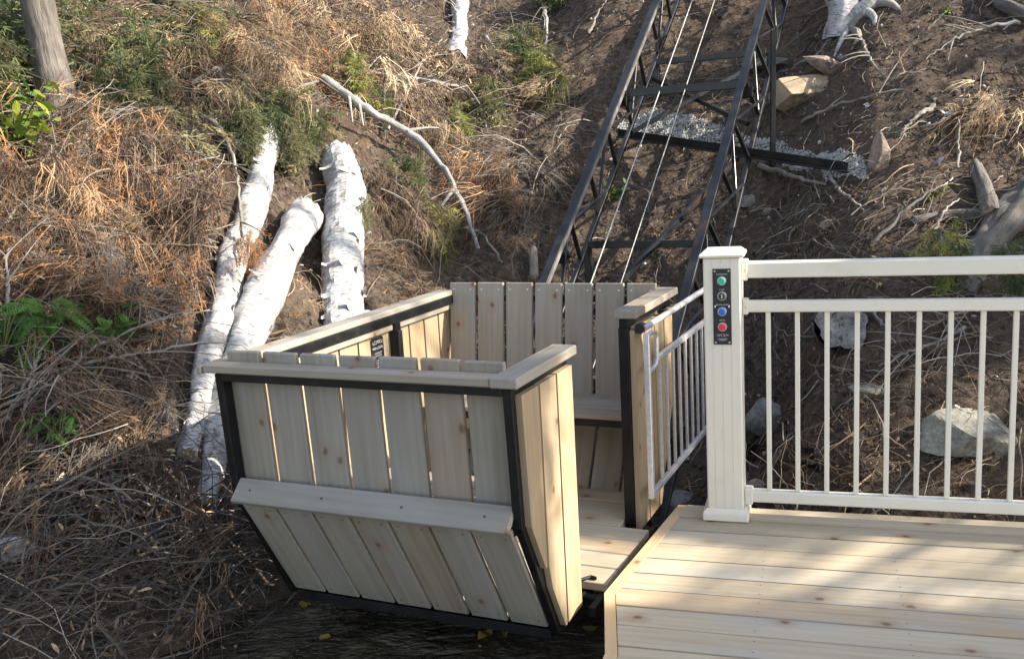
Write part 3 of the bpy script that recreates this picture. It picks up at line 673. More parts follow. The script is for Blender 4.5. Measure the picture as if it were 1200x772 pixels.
# log whose sawn face looks at the camera
P = gp(986, 400); ax_ = unit(CAM+V3(.25, 0, -.1)-P); r_ = 27*depth(P)/F
m = MB(); base = P+V3(0, 0, r_*.7); m.tube(resample([base-ax_*.55, base-ax_*.25, base+ax_*.07], 24), np.linspace(r_*1.2, r_*1.1, 24), 30, caps=False, wob=.3)
o = m.build('sawn_log', DBARK, smooth=True); shift(o, P); tag(o, 'sawn log end with grey face looking out between the balusters', 'log')
c = MB(); th = np.arange(30)*2*math.pi/30; aa = unit(np.cross(ax_, (0, 0, 1))); bb = np.cross(aa, ax_)
for q, (k1, k2) in enumerate(((1., .6), (.6, .0))):
    iv_ = (1+.10*np.sin(th*2+.5)+.07*np.sin(th*5)+.04*RNG.normal(size=30))[:, None]
    R1 = base+ax_*.072-P+r_*k1*iv_*(np.cos(th)[:, None]*aa+np.sin(th)[:, None]*bb*1.05); R2_ = base+ax_*(.072-.014*q)-P+r_*max(k2, .02)*iv_*(np.cos(th)[:, None]*aa+np.sin(th)[:, None]*bb)
    vs = np.concatenate([R1, R2_]); c.add(vs, np.array([[i_, (i_+1) % 30, 30+(i_+1) % 30, 30+i_] for i_ in range(30)]), vs*11+2)
c.build('cut_end', SAWNOLD, o)
# standing tree
P0, P1 = gp(72, 138), None
r0 = 19*depth(P0)/F
tp = [P0-V3(0, 0, .25), P0, P0+V3(-.02, 0, .25), P0+V3(-.05, 0, .6), P0+V3(-.12, .02, 1.6), P0+V3(-.2, .05, 4.)]
m = MB(); m.tube(resample(tp, 60), np.interp(np.linspace(0, 1, 60), [0, .06, .12, .2, 1], [r0*1.7, r0*1.35, r0*1.08, r0*.97, r0*.7]), 28, wob=.18)
tree = thing('leafless_tree', 'grey tree trunk standing at the upper left of the bank', 'tree', tuple(P0)); o = m.build('trunk', BARK, tree, True); o.data.transform(Matrix.Translation(-Vector(P0)))
m = MB()
for k in range(9):
    b0 = V3(-.13, .02, 1.7+k*.22); an = k*2.4
    m.tube(resample([b0, b0+V3(math.cos(an)*.4, math.sin(an)*.4, .12), b0+V3(math.cos(an)*.9, math.sin(an)*.9, .1)], 8), np.linspace(.02, .004, 8), 6)
m.build('limbs', BARK, tree)

# rocks
def rock(px, py, rp, sq, label, mt, seed, up=.35, cuts=9, rot=0., name='rock', sharp=.72, tilt=(0, 0), planes=()):
    P = gp(px, py); s = rp*depth(P)/F
    r = np.random.default_rng(seed); bm = bmesh.new(); bmesh.ops.create_icosphere(bm, subdivisions=4, radius=1)
    v = np.array([x.co[:] for x in bm.verts])
    for _ in range(cuts+5):
        n = unit(r.normal(size=3)); d = r.uniform(sharp-.22, sharp+.08); h = v @ n-d; v = v-np.outer(np.maximum(h, 0), n)
    for n, d in planes:
        n = unit(n); h = v @ n-d; v = v-np.outer(np.maximum(h, 0), n)
    v *= 1+.05*vn(v[:, 0]*3+seed, v[:, 1]*3+v[:, 2]*2, seed)[:, None]+.03*vn(v[:, 0]*9, v[:, 1]*9+v[:, 2]*7, seed+1)[:, None]
    v = v*np.asarray(sq)*s
    for x, co in zip(bm.verts, v): x.co = co
    me = bpy.data.meshes.new(name); bm.to_mesh(me); bm.free(); me.materials.append(mt)
    o = bpy.data.objects.new(name, me); COL.objects.link(o); o.location = P+V3(0, 0, s*sq[2]*(up-.12)); o.rotation_euler = (tilt[0], tilt[1], rot)
    return tag(o, label, 'rock')
rock(1140, 520, 62, (1.05, .8, .62), 'large greenish boulder behind the right balusters', RGREEN, 3, .35, -3, .1, planes=(((.15, -.35, .92), .38), ((-.1, -.95, -.25), .52), ((-.75, -.45, .45), .55), ((.8, -.3, .5), .62), ((.3, -.8, .35), .6)))
rock(905, 500, 34, (1.05, .7, .75), 'grey wedge shaped rock beside the cream post', RPALEG, 5, .6, -1, -.2, planes=(((.5, -.3, .8), .35), ((-.3, -.9, .1), .5), ((-.8, -.2, .5), .6)))
rock(1015, 460, 24, (1, .7, .6), 'pale half buried rock under the sawn log end', RGREEN, 8, .1, 7)
rock(889, 575, 22, (.9, .7, .75), 'pale rock low behind the bottom rail near the post', RTAN, 12, .1)
rock(797, 588, 30, (1., .8, .55), 'dark rough rock in the gap under the sliding gate', RGREY, 14, .05, 7)
rock(945, 114, 43, (1.05, .7, .62), 'flat topped ochre rock right of the track', ROCHRE, 21, .3, -2, .1, planes=(((0, -.62, .78), .40), ((.1, -.93, -.35), .62), ((.85, -.5, 0), .66), ((-.9, -.3, .2), .72)))
rock(968, 84, 30, (1., .7, .5), 'wedge slab leaning on the ochre rock', RTAN, 24, .7, 6, -.3, 'rock', .7, (0, .35))
rock(905, 80, 34, (1.1, .6, .22), 'thin flat pale slab between track and ochre rock', RGREY, 26, .8, 5)
rock(1028, 194, 40, (.42, .4, 1.0), 'upright narrow tan rock at the end of the gravel', RTAN, 31, .25, 6, .4)
rock(712, 190, 10, (1, .8, .9), 'small beige stone seen through the left track beam', RTAN, 35, .4)
rock(878, 240, 13, (1.1, .7, .8), 'grey stone beside the right track beam', RGREY, 37, .3)
rock(898, 252, 8, (1., .8, 1), 'small pale stone right of the grey stone', RTAN, 39, .4)
rock(1012, 66, 9, (.8, .8, .9), 'small grey stone below the birch stump', RGREY, 41, .4)
rock(988, 70, 7, (1.1, .8, .8), 'dark round stone behind the wedge slab', RGREY, 42, .4)
rock(800, 535, 15, (1, .8, .6), 'small dark rock just left of the cream post', RGREY, 44, .2)
rock(20, 660, 30, (1.3, .9, .6), 'whitish flat rock in the brush at the left edge', RPALE, 47, 1.3)
rock(150, 585, 16, (1.2, .8, .5), 'small tan rock among the brush near the water', RTAN, 49, .5)
rock(975, 264, 12, (1.4, .7, .5), 'brown flat stone above the top rail', RTAN, 51, .3)
rock(690, 728, 14, (1.2, 1, .6), 'mossy stone in the water under the deck', RGREEN, 53, .3)
# birch stump with roots at the top
P = gp(1004, 24); s_ = depth(P)/F
stump = thing('birch_stump', 'weathered white birch stump with spreading roots at the top', 'stump', tuple(P))
def gl(dx, dy, dz=0.): return (dx, dy, float(g(P[0]+dx, P[1]+dy))-P[2]+dz)
m = MB(); m.tube(resample([gl(-.06, .10, -.1), gl(-.06, .10, .10), gl(-.08, .16, .30), gl(-.10, .2, .75)], 26), np.interp(np.linspace(0, 1, 26), [0, .3, 1], [26*s_, 17*s_, 14*s_]), 24, wob=.5); m.build('trunk', BIRCH, stump, True)
m = MB(); m.tube(resample([gl(.20, .08, -.1), gl(.20, .10, .12), gl(.24, .16, .35), gl(.28, .2, .6)], 20), np.interp(np.linspace(0, 1, 20), [0, .3, 1], [18*s_, 11*s_, 9*s_]), 20, wob=.5); m.build('trunk', BIRCH, stump, True)
m = MB(); m.tube(resample([gl(-.05, .02, .02), gl(.08, -.03, .05), gl(.20, .05, .03)], 14), np.linspace(9*s_, 7*s_, 14), 12, wob=.5); m.build('root', BIRCH, stump, True)
for k, an in enumerate((2.9, 3.7, 4.2, 4.7, 5.3, 5.9, 6.5)):
    L = (.5, .34, .42, .3, .42, .34, .45)[k]; w_ = RNG.normal(size=6)*.25
    pr_ = [gl(.06+math.cos(an+w_[i_]*.6)*L*t, .04+math.sin(an+w_[i_]*.6)*L*t*.8, .05*(1-t)**1.5+.02*math.sin(t*9+k)-.015) for i_, t in enumerate(np.linspace(.15, 1, 6))]
    r = MB(); r.tube(resample(pr_, 18), np.linspace(6.5*s_, 1.6*s_, 18), 8, wob=.5); r.build('root', BIRCH if k in (1, 3) else TWIGB, stump, True)

# gravel shelf with edging steel
gpts = [(722, 154), (748, 136), (790, 132), (838, 148), (905, 166), (985, 178), (1012, 190), (1018, 212), (968, 216), (962, 197), (880, 184), (800, 168), (740, 160)]
G = [gp(*p) for p in gpts]; zc = [p[2] for p in G]
mb = MB()
def inpoly(x, y, poly):
    c = False; j_ = len(poly)-1
    for i_ in range(len(poly)):
        xi, yi = poly[i_][:2]; xj, yj = poly[j_][:2]
        if (yi > y) != (yj > y) and x < (xj-xi)*(y-yi)/(yj-yi)+xi: c = not c
        j_ = i_
    return c
OCT = np.array([(1, 0, 0), (-1, 0, 0), (0, 1, 0), (0, -1, 0), (0, 0, 1), (0, 0, -1)], float); OF = np.array([(0, 2, 4), (2, 1, 4), (1, 3, 4), (3, 0, 4), (2, 0, 5), (1, 2, 5), (3, 1, 5), (0, 3, 5)])
gq = np.arange(-.02, 1.02, .02)
lo_, hi_ = np.min(G, axis=0), np.max(G, axis=0); cnt = 0
while cnt < 15000:
    x, y = RNG.uniform(lo_[0], hi_[0]), RNG.uniform(lo_[1], hi_[1])
    if not inpoly(x, y, G): continue
    q = RNG.normal(size=(3, 3)); q, _ = np.linalg.qr(q); s = .0025+.006*RNG.random()**2; c0 = RNG.uniform(.36, .56)
    mb.add(V3(x, y, float(gfine(x, y))+RNG.uniform(.004, .016))+(OCT*RNG.uniform(.6, 1.2, (6, 1))*s) @ q, OF, col=(c0, c0*.985, c0*.95)); cnt += 1
tag(mb.build('gravel', STONEM), 'patch of pale crushed gravel under the lift track', 'gravel', kind='stuff')
e0, e1 = gp(724, 163), gp(992, 203); m = MB(); m.beam(e0+V3(0, -.02, .045), e1+V3(0, -.02, .035), .010, .05); m.beam(e0+V3(0, -.05, .016), e1+V3(0, -.05, .006), .05, .010)
o = m.build('edging_bar', STEEL); shift(o, e0); tag(o, 'black angle steel bar edging the pale gravel', 'steel bar')
e0, e1 = gp(850, 545), gp(958, 556); m = MB(); m.beam(e0+V3(0, 0, .06), e1+V3(0, 0, .05), .07, .012); m.beam(e0+V3(0, .030, .085), e1+V3(0, .030, .075), .008, .05); m.beam(e0+V3(0, -.036, .05), e1+V3(0, -.036, .04), .008, .03)
o = m.build('steel_channel', STEEL); shift(o, e0); tag(o, 'short black steel channel lying on the ground behind the bottom rail', 'steel channel')

# individual branches: (pixels, start radius px, lift, label)
BR = [
 ([(380, 124), (430, 172), (490, 212), (525, 250), (546, 286), (562, 324)], 8.5, .24, 'long grey branch curving down toward the back of the car'),
 ([(546, 286), (568, 306), (590, 326)], 3, .14, 'thin fork at the lower end of the long grey branch'),
 ([(412, 98), (480, 108), (543, 122), (566, 150), (572, 168)], 4, .10, 'pale thin branch bending over the yellow green tuft'),
 ([(570, 52), (586, 82), (603, 115)], 3.4, .08, 'short pale stick above the cedar sprigs at top centre'),
 ([(634, 0), (642, 40), (640, 76)], 4, .10, 'bleached branch among the green sprigs left of the track'),
 ([(186, 240), (222, 272), (262, 316)], 3, .08, 'straight grey stick slanting left of the long birch log'),
 ([(176, 160), (232, 172), (262, 196), (281, 240), (288, 300), (284, 345)], 4.5, .20, 'bare arching sapling in front of the long birch log'),
 ([(228, 130), (262, 128), (268, 162), (262, 184)], 3.6, .22, 'hooked bare twig over the arching sapling'),
 ([(0, 206), (40, 196), (85, 178), (118, 158)], 4.5, .10, 'pale tan branch lying left of the tree base'),
 ([(84, 232), (102, 196), (118, 168), (146, 140)], 5, .12, 'short thick pale branch leaning below the tree'),
 ([(0, 300), (30, 280), (60, 262), (110, 228)], 3, .14, 'slim brown branch through the rusty foliage'),
 ([(0, 560), (40, 515), (62, 470), (66, 430), (56, 400)], 4.5, .20, 'upright tan stem beside the left ferns'),
 ([(0, 500), (60, 492), (120, 486), (190, 462), (262, 430)], 4.4, .18, 'long tan stem lying across the brush toward the birch logs'),
 ([(0, 530), (70, 520), (130, 478), (196, 436), (250, 402)], 3.6, .22, 'thin tan stem crossing above the long tan stem'),
 ([(30, 640), (36, 560), (48, 505), (90, 470)], 4.2, .20, 'grey bent stem rising from the brush at the left'),
 ([(100, 650), (66, 600), (44, 560), (40, 500)], 3.4, .16, 'dark bent stem beside the grey bent stem'),
 ([(0, 612), (60, 622), (110, 616), (170, 640), (250, 632)], 3.4, .16, 'grey limb lying level above the brush pile'),
 ([(0, 470), (20, 420), (16, 360), (30, 320)], 3.8, .2, 'bare upright stem at the left picture edge'),
 ([(118, 708), (180, 664), (246, 640), (330, 616)], 3.4, .12, 'grey branch fanning out toward the car corner'),
 ([(130, 772), (190, 720), (250, 690), (318, 668)], 3.4, .10, 'pale branch reaching out over the dark water'),
 ([(1195, 36), (1160, 44), (1120, 58), (1085, 78)], 3.2, .06, 'bleached root lying at the upper right'),
 ([(1118, 142), (1090, 162), (1060, 158)], 3, .05, 'short pale splinter right of the tan rock'),
 ([(1094, 132), (1076, 148), (1058, 160)], 4.6, .05, 'thick pale split stick right of the tan rock'),
 ([(1122, 220), (1123, 180), (1122, 160)], 2.6, .14, 'thin stick standing upright near the sawn stub'),
 ([(1020, 300), (1060, 262), (1100, 228)], 4, .06, 'dark straight stick above the top rail'),
 ([(1085, 305), (1108, 268), (1124, 246)], 3.2, .08, 'light thin stick leaning above the top rail'),
 ([(890, 200), (920, 214), (968, 222)], 5, .04, 'grey root below the edging bar'),
 ([(972, 214), (984, 236), (1012, 254)], 3.6, .05, 'curved brown root under the upright tan rock'),
 ([(940, 150), (980, 134), (1020, 124), (1050, 112)], 3.4, .05, 'tan root crossing the bare soil'),
 ([(1004, 42), (1012, 64), (1024, 88), (1040, 100)], 3.2, .05, 'thin root hanging below the birch stump'),
 ([(616, 258), (608, 282)], 4.5, .07, 'short white chip of wood on the dark soil'),
 ([(1130, 395), (1100, 420), (1060, 432), (1030, 440)], 3.4, .06, 'pale arched stick behind the balusters'),
 ([(1195, 360), (1150, 372), (1110, 390), (1080, 400)], 3.2, .06, 'pale curved stick at the right behind the balusters'),
 ([(1020, 372), (1034, 396), (1050, 412)], 3.4, .05, 'short brown stick right of the sawn log end'),
 ([(690, 46), (700, 28), (712, 6)], 2.6, .06, 'thin grey stick on soil left of the track top'),
 ([(575, 205), (610, 198), (640, 202)], 3, .04, 'tan stick lying level on the soil patch'),
 ([(330, 130), (370, 122), (420, 112)], 3.4, .12, 'thin branch over the tops of the birch logs'),
 ([(456, 170), (500, 96), (520, 60)], 2.6, .14, 'slender upright twig near the buried birch log'),
 ([(150, 40), (220, 28), (290, 8), (330, -10)], 4.5, .25, 'dark leafless branch across the top of the dead foliage'),
 ([(180, 60), (232, 20), (246, -10)], 3.4, .25, 'dark rising twig near the standing tree'),
]
for k, (pxs, rp, lf, lab) in enumerate(BR):
    pts = ground_poly(pxs, [lf*.6+lf*.6*math.sin(math.pi*t) for t in np.linspace(0.05, .95, len(pxs))]); n_ = 6*len(pxs); p = resample(pts, n_)
    p[1:-1] += RNG.normal(size=(n_-2, 3))*.004
    r0_ = rp*.72*depth(pts[0])/F; m = MB(); m.tube(p, np.linspace(r0_, r0_*.35, n_), 8, wob=.45)
    tips = []
    if len(pxs) > 3:
        for _ in range(5):
            i_ = RNG.integers(2, n_-3); d = unit(p[i_+1]-p[i_-1]); sd = unit(np.cross(d, (0, -.6, .8)))*random.choice((-1, 1)); ln = RNG.uniform(.08, .28)
            q = [p[i_]+d*ln*t+sd*ln*t*.8+V3(0, -.02, .10*t*ln*4-.2*t*t*ln) for t in np.linspace(0, 1, 6)]; m.tube(q, np.linspace(r0_*.4, r0_*.15, 6), 5)
    o = m.build('dead_branch', (PALEB if ('grey branch' in lab or 'pale thin' in lab or 'bleached' in lab) else TWIGB if 'dark' not in lab else DBARK), smooth=True); shift(o, pts[0]); tag(o, lab, 'branch', 'bare branches and sticks on the bank')

# ------------------------------------------------------------------ vegetation helpers
def spray(n=10, seed=0, wid=.016, droop=.35, sub=4):
    """flat cedar-like frond along +x, unit length; returns verts, quads"""
    r = np.random.default_rng(seed); vs = []; fs = []
    def strip(p0, p1, w0, w1, up):
        d = p1-p0; s = np.cross(d, up); s = s/max(np.linalg.norm(s), 1e-6); k = len(vs)
        vs.extend([p0-s*w0, p0+s*w0, p1+s*w1, p1-s*w1]); fs.append((k, k+1, k+2, k+3))
    up = V3(0, 0, 1); f = lambda t: V3(t, .04*math.sin(t*3+seed), -droop*t*t)
    ts = np.linspace(0, 1, 6)
    for a, b in zip(ts[:-1], ts[1:]): strip(f(a), f(b), wid*.5, wid*.35, up)
    for k in range(n):
        t = .08+.9*(k+r.uniform(-.4, .4))/n
        for sd in (-1, 1):
            if r.random() < .22: continue
            L = (.40*(1-.55*t)+.05)*r.uniform(.45, 1.35); an = r.uniform(.35, 1.2)
            d = V3(math.cos(an), sd*math.sin(an), -.3+r.uniform(-.4, .35)); p0 = f(t); p1 = p0+d*L; pm_ = p0+d*L*.5+r.normal(size=3)*.05*L
            strip(p0, pm_, wid*.8, wid*.9, up+r.normal(size=3)*.6); strip(pm_, p1+V3(0, 0, -.2*L), wid*.9, wid*.25, up+r.normal(size=3)*.6)
            for q in range(sub):
                tt = (q+r.uniform(.3, 1.4))/(sub+1); s2 = 1 if q % 2 else -1; a2 = an*sd+s2*r.uniform(.3, 1.0)
                d2 = V3(math.cos(a2), math.sin(a2), -.35+r.uniform(-.4, .35)); pp = p0+(pm_-p0)*min(tt*2, 1)+(p1-pm_)*max(tt*2-1, 0); strip(pp, pp+d2*L*r.uniform(.2, .5), wid*.9, wid*.25, up+r.normal(size=3)*.7)
    return np.array(vs), np.array(fs)
def strand(seed, n=7, wid=.010, droop=.55):
    r = np.random.default_rng(seed); vs = []; fs = []
    for k in range(n):
        p = V3(r.uniform(0, .25), r.normal()*.05, r.normal()*.04); an = r.normal()*.28; L = r.uniform(.5, 1.); w = wid*r.uniform(.6, 1.3); z = r.normal()*.1
        pts = [p+V3(math.cos(an)*L*t, math.sin(an)*L*t+.06*math.sin(t*4+k), z*t-droop*L*t*t) for t in (0, .35, .7, 1.)]
        sd = unit(V3(-math.sin(an), math.cos(an), r.normal()*.6))
        for q, (a, b) in enumerate(zip(pts[:-1], pts[1:])):
            i_ = len(vs); vs += [a-sd*w*(1-q*.3), a+sd*w*(1-q*.3), b+sd*w*(.7-q*.3), b-sd*w*(.7-q*.3)]; fs.append((i_, i_+1, i_+2, i_+3))
            if q < 2:
                for e in (-1, 1):
                    c_ = a+(b-a)*r.random(); d_ = (unit(b-a)+sd*e*r.uniform(.4, .9))*L*r.uniform(.08, .2)+V3(0, 0, -.04*L); i_ = len(vs)
                    vs += [c_-V3(0, 0, w), c_+V3(0, 0, w), c_+d_+V3(0, 0, w*.3), c_+d_-V3(0, 0, w*.3)]; fs.append((i_, i_+1, i_+2, i_+3))
    return np.array(vs), np.array(fs)
def rot_from(d, nrm):
    d = d/np.linalg.norm(d, axis=-1, keepdims=True); s = np.cross(nrm, d); s = s/np.maximum(np.linalg.norm(s, axis=-1, keepdims=True), 1e-6); u = np.cross(d, s)
    return np.stack([d, s, u], -2)
def instance(mb, tmpl, pos, dirs, nrms, scale, cols, jit=.12):
    v, f = tmpl; k = len(pos)
    if k == 0: return
    R = rot_from(np.asarray(dirs, float), np.asarray(nrms, float)); V_ = np.einsum('vi,kij->kvj', v, R)*np.asarray(scale)[:, None, None]+np.asarray(pos)[:, None]
    c = np.repeat(np.asarray(cols)[:, None], len(v), 1)*(1+jit*RNG.normal(size=(k, len(v), 1)))
    Fc = (f[None]+(np.arange(k)*len(v))[:, None, None]).reshape(-1, f.shape[1])
    mb.add(V_.reshape(-1, 3), Fc, rnd=0., col=np.clip(c.reshape(-1, 3), .003, .9))
def gnv(x, y, e=.06):
    n = np.stack([-(g(x+e, y)-g(x-e, y))/(2*e), -(g(x, y+e)-g(x, y-e))/(2*e), np.ones_like(x)], 1); return n/np.linalg.norm(n, axis=1, keepdims=True)
def cluster_xy(px, py, rm, n, ry=None):
    c = gp(px, py); a = RNG.normal(size=n)*rm*.55; b = RNG.normal(size=n)*(ry or rm)*.55
    return c[0]+a, c[1]+b
def field(n, x0, x1, y0, y1):
    return RNG.uniform(x0, x1, n), RNG.uniform(y0, y1, n)
def vis(x, y, m=300):
    P = np.stack([x, y, g(x, y)], 1); u, v = project(P); s = y-toe(x)
    return (u > -m) & (u < 1200+m) & (v > -120) & (v < 772+m) & (s > -.05)
STR = [strand(k) for k in range(4)]; SPR = [spray(10, k, .016, .35) for k in range(4)]; DSPR = [spray(8, 10+k, .010, .6, 3) for k in range(4)]
def twigs(mb, x, y, lift, ln, r, cols, dirbias=None, sag=.1, K=6, tilt=.35, wig=.12):
    n = len(x); nr = gnv(x, y); an = RNG.uniform(0, 2*math.pi, n) if dirbias is None else dirbias
    d = np.stack([np.cos(an), np.sin(an), np.zeros(n)], 1); d -= nr*np.sum(d*nr, 1, keepdims=True); d /= np.linalg.norm(d, axis=1, keepdims=True)
    d = d+nr*RNG.uniform(-.1, tilt, (n, 1)); d /= np.linalg.norm(d, axis=1, keepdims=True)
    sd = np.cross(d, nr); t = np.linspace(0, 1, K)
    p0 = np.stack([x, y, g(x, y)], 1)+nr*lift[:, None]
    bend = RNG.normal(size=(n, 1, 1))*.22; nz = np.cumsum(RNG.normal(size=(n, K, 2))*wig/K, 1)
    P = p0[:, None]+ln[:, None, None]*(d[:, None]*(t[None, :, None]-.5)+sd[:, None]*(bend*(t*t-t)[None, :, None]*2+nz[..., :1])+nr[:, None]*(-sag*(2*t-1)**2)[None, :, None]+nr[:, None]*nz[..., 1:])
    th = np.arange(4)*math.pi/2; rr = (r[:, None]*np.linspace(1, .35, K)[None])[..., None, None]
    V_ = P[:, :, None]+rr*(np.cos(th)[None, None, :, None]*sd[:, None, None]+np.sin(th)[None, None, :, None]*nr[:, None, None])
    b = np.arange(n)[:, None, None]*K*4+np.arange(K-1)[None, :, None]*4; j_ = np.arange(4)[None, None]
    Fq = np.stack([b+j_, b+(j_+1) % 4, b+4+(j_+1) % 4, b+4+j_], -1).reshape(-1, 4)
    mb.add(V_.reshape(-1, 3), Fq, rnd=0., col=np.repeat(cols, K*4, 0))
def pal(n, cols, jit=.18):
    c = np.array(cols)[RNG.integers(0, len(cols), n)]; return np.clip(c*(1+jit*RNG.normal(size=(n, 1))), .004, .9)

# live cedar boughs (each a thing of its own)
def bough(px, py, size, n, cols, label, lift=.17, dirv=(0, -.5, -.6), spread=.6, name='cedar_bough', cat='bough', tmpl=SPR, group='green boughs on the bank', mt=LEAFM):
    P = gp(px, py)+V3(0, -lift*.6, lift); dirv = unit(dirv); n = int(n*1.7)
    o = thing(name, label, cat, tuple(P), 0, group)
    st = MB(); fo = MB()
    tip = dirv*size
    stem = resample([V3(0, 0, 0)-dirv*size*.15, tip*.4+V3(0, 0, size*.08), tip*.8], 10); st.tube(stem, np.linspace(.009, .003, 10), 6); st.build('stem', TWIGB, o)
    k = np.clip((RNG.random(n)*10).astype(int), 0, 9); pos = stem[k]+RNG.normal(size=(n, 3))*size*.12
    d = dirv[None]*.8+RNG.normal(size=(n, 3))*spread; nr = np.tile(V3(0, -.5, .8), (n, 1))+RNG.normal(size=(n, 3))*.35
    for q in range(4):
        s_ = np.arange(n) % 4 == q; instance(fo, tmpl[q], pos[s_], d[s_], nr[s_], RNG.uniform(.35, .7, s_.sum())*size, pal(s_.sum(), cols))
    fo.build('foliage', mt, o); return o
GR = [(.10, .125, .055), (.14, .165, .075), (.07, .09, .04)]; YG = [(.24, .26, .06), (.32, .30, .09), (.17, .21, .05)]; OL = [(.17, .165, .085), (.125, .13, .065), (.23, .20, .10)]
for px, py, sz, n, c, lab in [
 (298, 165, .30, 60, GR+OL, 'dark green cedar sprig left of the long birch log top'),
 (338, 150, .30, 60, OL+GR, 'olive cedar sprig right of the long birch log top'),
 (352, 190, .24, 40, OL, 'small olive sprig between the birch logs'),
 (378, 168, .22, 36, OL+GR, 'cedar sprig draped over the curved birch log top'),
 (540, 165, .24, 60, YG, 'bright yellow green tuft under the bending pale branch'),
 (612, 70, .34, 60, GR+OL, 'green cedar sprig below the top centre stick'),
 (632, 100, .32, 70, OL+YG, 'olive and yellow cedar sprig left of the track'),
 (486, 222, .24, 40, GR+OL, 'dark sprig just above the long grey branch'),
 (522, 282, .22, 44, OL+YG, 'olive sprig beside the lower end of the long grey branch'),
 (650, -6, .36, 60, GR, 'deep green sprig at the top edge left of the track'),
 (430, 270, .18, 22, OL, 'faint olive sprig right of the curved birch log'),
 (455, 140, .18, 24, OL+YG, 'pale sprig in the brown leaves above the grey branch'),
 (180, 88, .42, 70, OL+GR, 'drooping grey green sprig right of the standing tree'),
 (255, 60, .28, 36, YG+OL, 'light green sprig within the tan dead foliage'),
 (230, 25, .42, 60, OL+GR, 'long drooping grey green sprig at the top left of centre'),
 (150, 120, .4, 60, OL+GR, 'low drooping sprig beside the base of the standing tree'),
 (90, 55, .4, 50, OL, 'olive sprig close to the right of the standing tree'),
 (420, 100, .26, 36, OL+YG, 'pale olive sprig where the long grey branch begins'),
 (575, 130, .28, 44, OL+GR, 'green sprig left of the olive and yellow one'),
 (1090, 322, .2, 40, GR+YG, 'green sprig under the top rail near the grey trunk'),
 (1165, 335, .18, 30, GR, 'dark green sprig at the right under the top rail'),
 (20, 20, .55, 110, GR, 'large green cedar bough at the top left corner'),
 (8, 80, .5, 90, GR+OL, 'green cedar bough left of the standing tree'),
 (110, 10, .4, 60, OL+GR, 'hanging olive bough right of the tree top'),
]: bough(px, py, sz, n, c, lab)
bough(306, 322, .16, 34, [(.44, .22, .095), (.34, .19, .10)], 'rusty dead sprig lying on the thick sawn birch log', .2, name='dead_sprig', tmpl=DSPR)
# leafy plants
def leaf_tmpl(seed=0, n=6, wd=.32, curl=0.):
    vs = []; fs = []
    for k, t in enumerate(np.linspace(0, 1, n)):
        w = wd*math.sin(math.pi*min(1, t*.93+.05))**.8*(1 if t < .99 else .1); z = -.25*t*t-curl*math.sin(t*2.4)
        vs += [(t, -w, z+(.08+curl)*w), (t, 0, z-.03), (t, w*(1-curl), z+(.08+curl*1.6)*w)]
    for k in range(n-1):
        a = 3*k; fs += [(a, a+1, a+4, a+3), (a+1, a+2, a+5, a+4)]
    return np.array(vs, float), np.array(fs)
def pinnate(n=11):
    vs = []; fs = []; lv, lf = leaf_tmpl(0, 4)
    for k in range(n):
        t = .15+.85*k/n; L = .24*math.sin(math.pi*(t*.75+.22))
        for sd in (-1, 1):
            an = sd*1.05; R = np.array([[math.cos(an), math.sin(an), 0], [-math.sin(an), math.cos(an), 0], [0, 0, 1]]); b = len(vs)
            q = (lv*V3(1, .62, 1)*L) @ R+V3(t, 0, -.3*t*t); vs += list(q); fs += [tuple(x+b for x in f_) for f_ in lf]
    return np.array(vs), np.array(fs)
LEAF = leaf_tmpl(); FERN = pinnate()
def plant(px, py, size, n, cols, label, tmpl, lsize, group, lift=0., name='green_plant', cat='plant'):
    P = gp(px, py)+V3(0, -lift*.5, lift); o = thing(name, label, cat, tuple(P), 0, group); st = MB(); fo = MB()
    for k in range(n):
        an = RNG.uniform(0, 6.28); hgt = size*RNG.uniform(.5, 1.1); tip = V3(math.cos(an)*size*.7, math.sin(an)*size*.5-.15*size, hgt)
        s = resample([V3(0, 0, -.02), tip*.5+V3(0, 0, hgt*.15), tip], 6); st.tube(s, np.linspace(.004, .0015, 6), 5, col=(.1, .12, .04))
        m_ = 5 if tmpl is LEAF else 3; pos = s[np.clip(np.linspace(2, 5, m_).astype(int), 0, 5)]
        d = np.stack([np.cos(an+RNG.normal(size=m_)*.9), np.sin(an+RNG.normal(size=m_)*.9), RNG.normal(size=m_)*.35-.1], 1)
        instance(fo, tmpl, pos, d, np.tile(V3(0, -.25, 1.), (m_, 1))+RNG.normal(size=(m_, 3))*.3, lsize*RNG.uniform(.6, 1.2, m_), pal(m_, cols))
    st.build('stem', TWIGM, o); fo.build('leaves', LEAFM, o); return o
LIME = [(.20, .26, .03), (.27, .30, .05), (.13, .20, .03)]; FG = [(.085, .18, .035), (.12, .22, .05), (.065, .13, .03)]
plant(14, 190, .36, 34, LIME, 'sunlit lime green bush at the left edge below the tree', LEAF, .085, None)
plant(-8, 150, .3, 12, LIME+FG, 'green bush at the left edge higher up', LEAF, .08, None)
for px, py, s, n, lab in ((62, 440, .16, 7, 'largest green fern clump in the left brush'), (20, 448, .15, 5, 'fern clump at the far left of the brush'), (150, 432, .10, 4, 'small lone fern near the middle of the brush'), (110, 442, .10, 3, 'small fern between the large clump and the lone fern'), (84, 548, .08, 3, 'tiny fern low in the left brush')):
    plant(px, py, s*1.25, n+3, FG, lab, FERN, s*1.1, 'ferns in the left brush', .14, name='fern', cat='fern')
plant(722, 232, .09, 7, FG, 'small green seedling seen between the track beams', LEAF, .06, None)
plant(1095, 232, .05, 5, LIME, 'tiny green sprout near the sawn stub', LEAF, .03, None)
plant(1160, 556, .03, 4, FG, 'tiny green sprout below the large boulder', LEAF, .022, None)
plant(1110, 16, .04, 4, LIME, 'tiny green sprout at the top right', LEAF, .03, None)

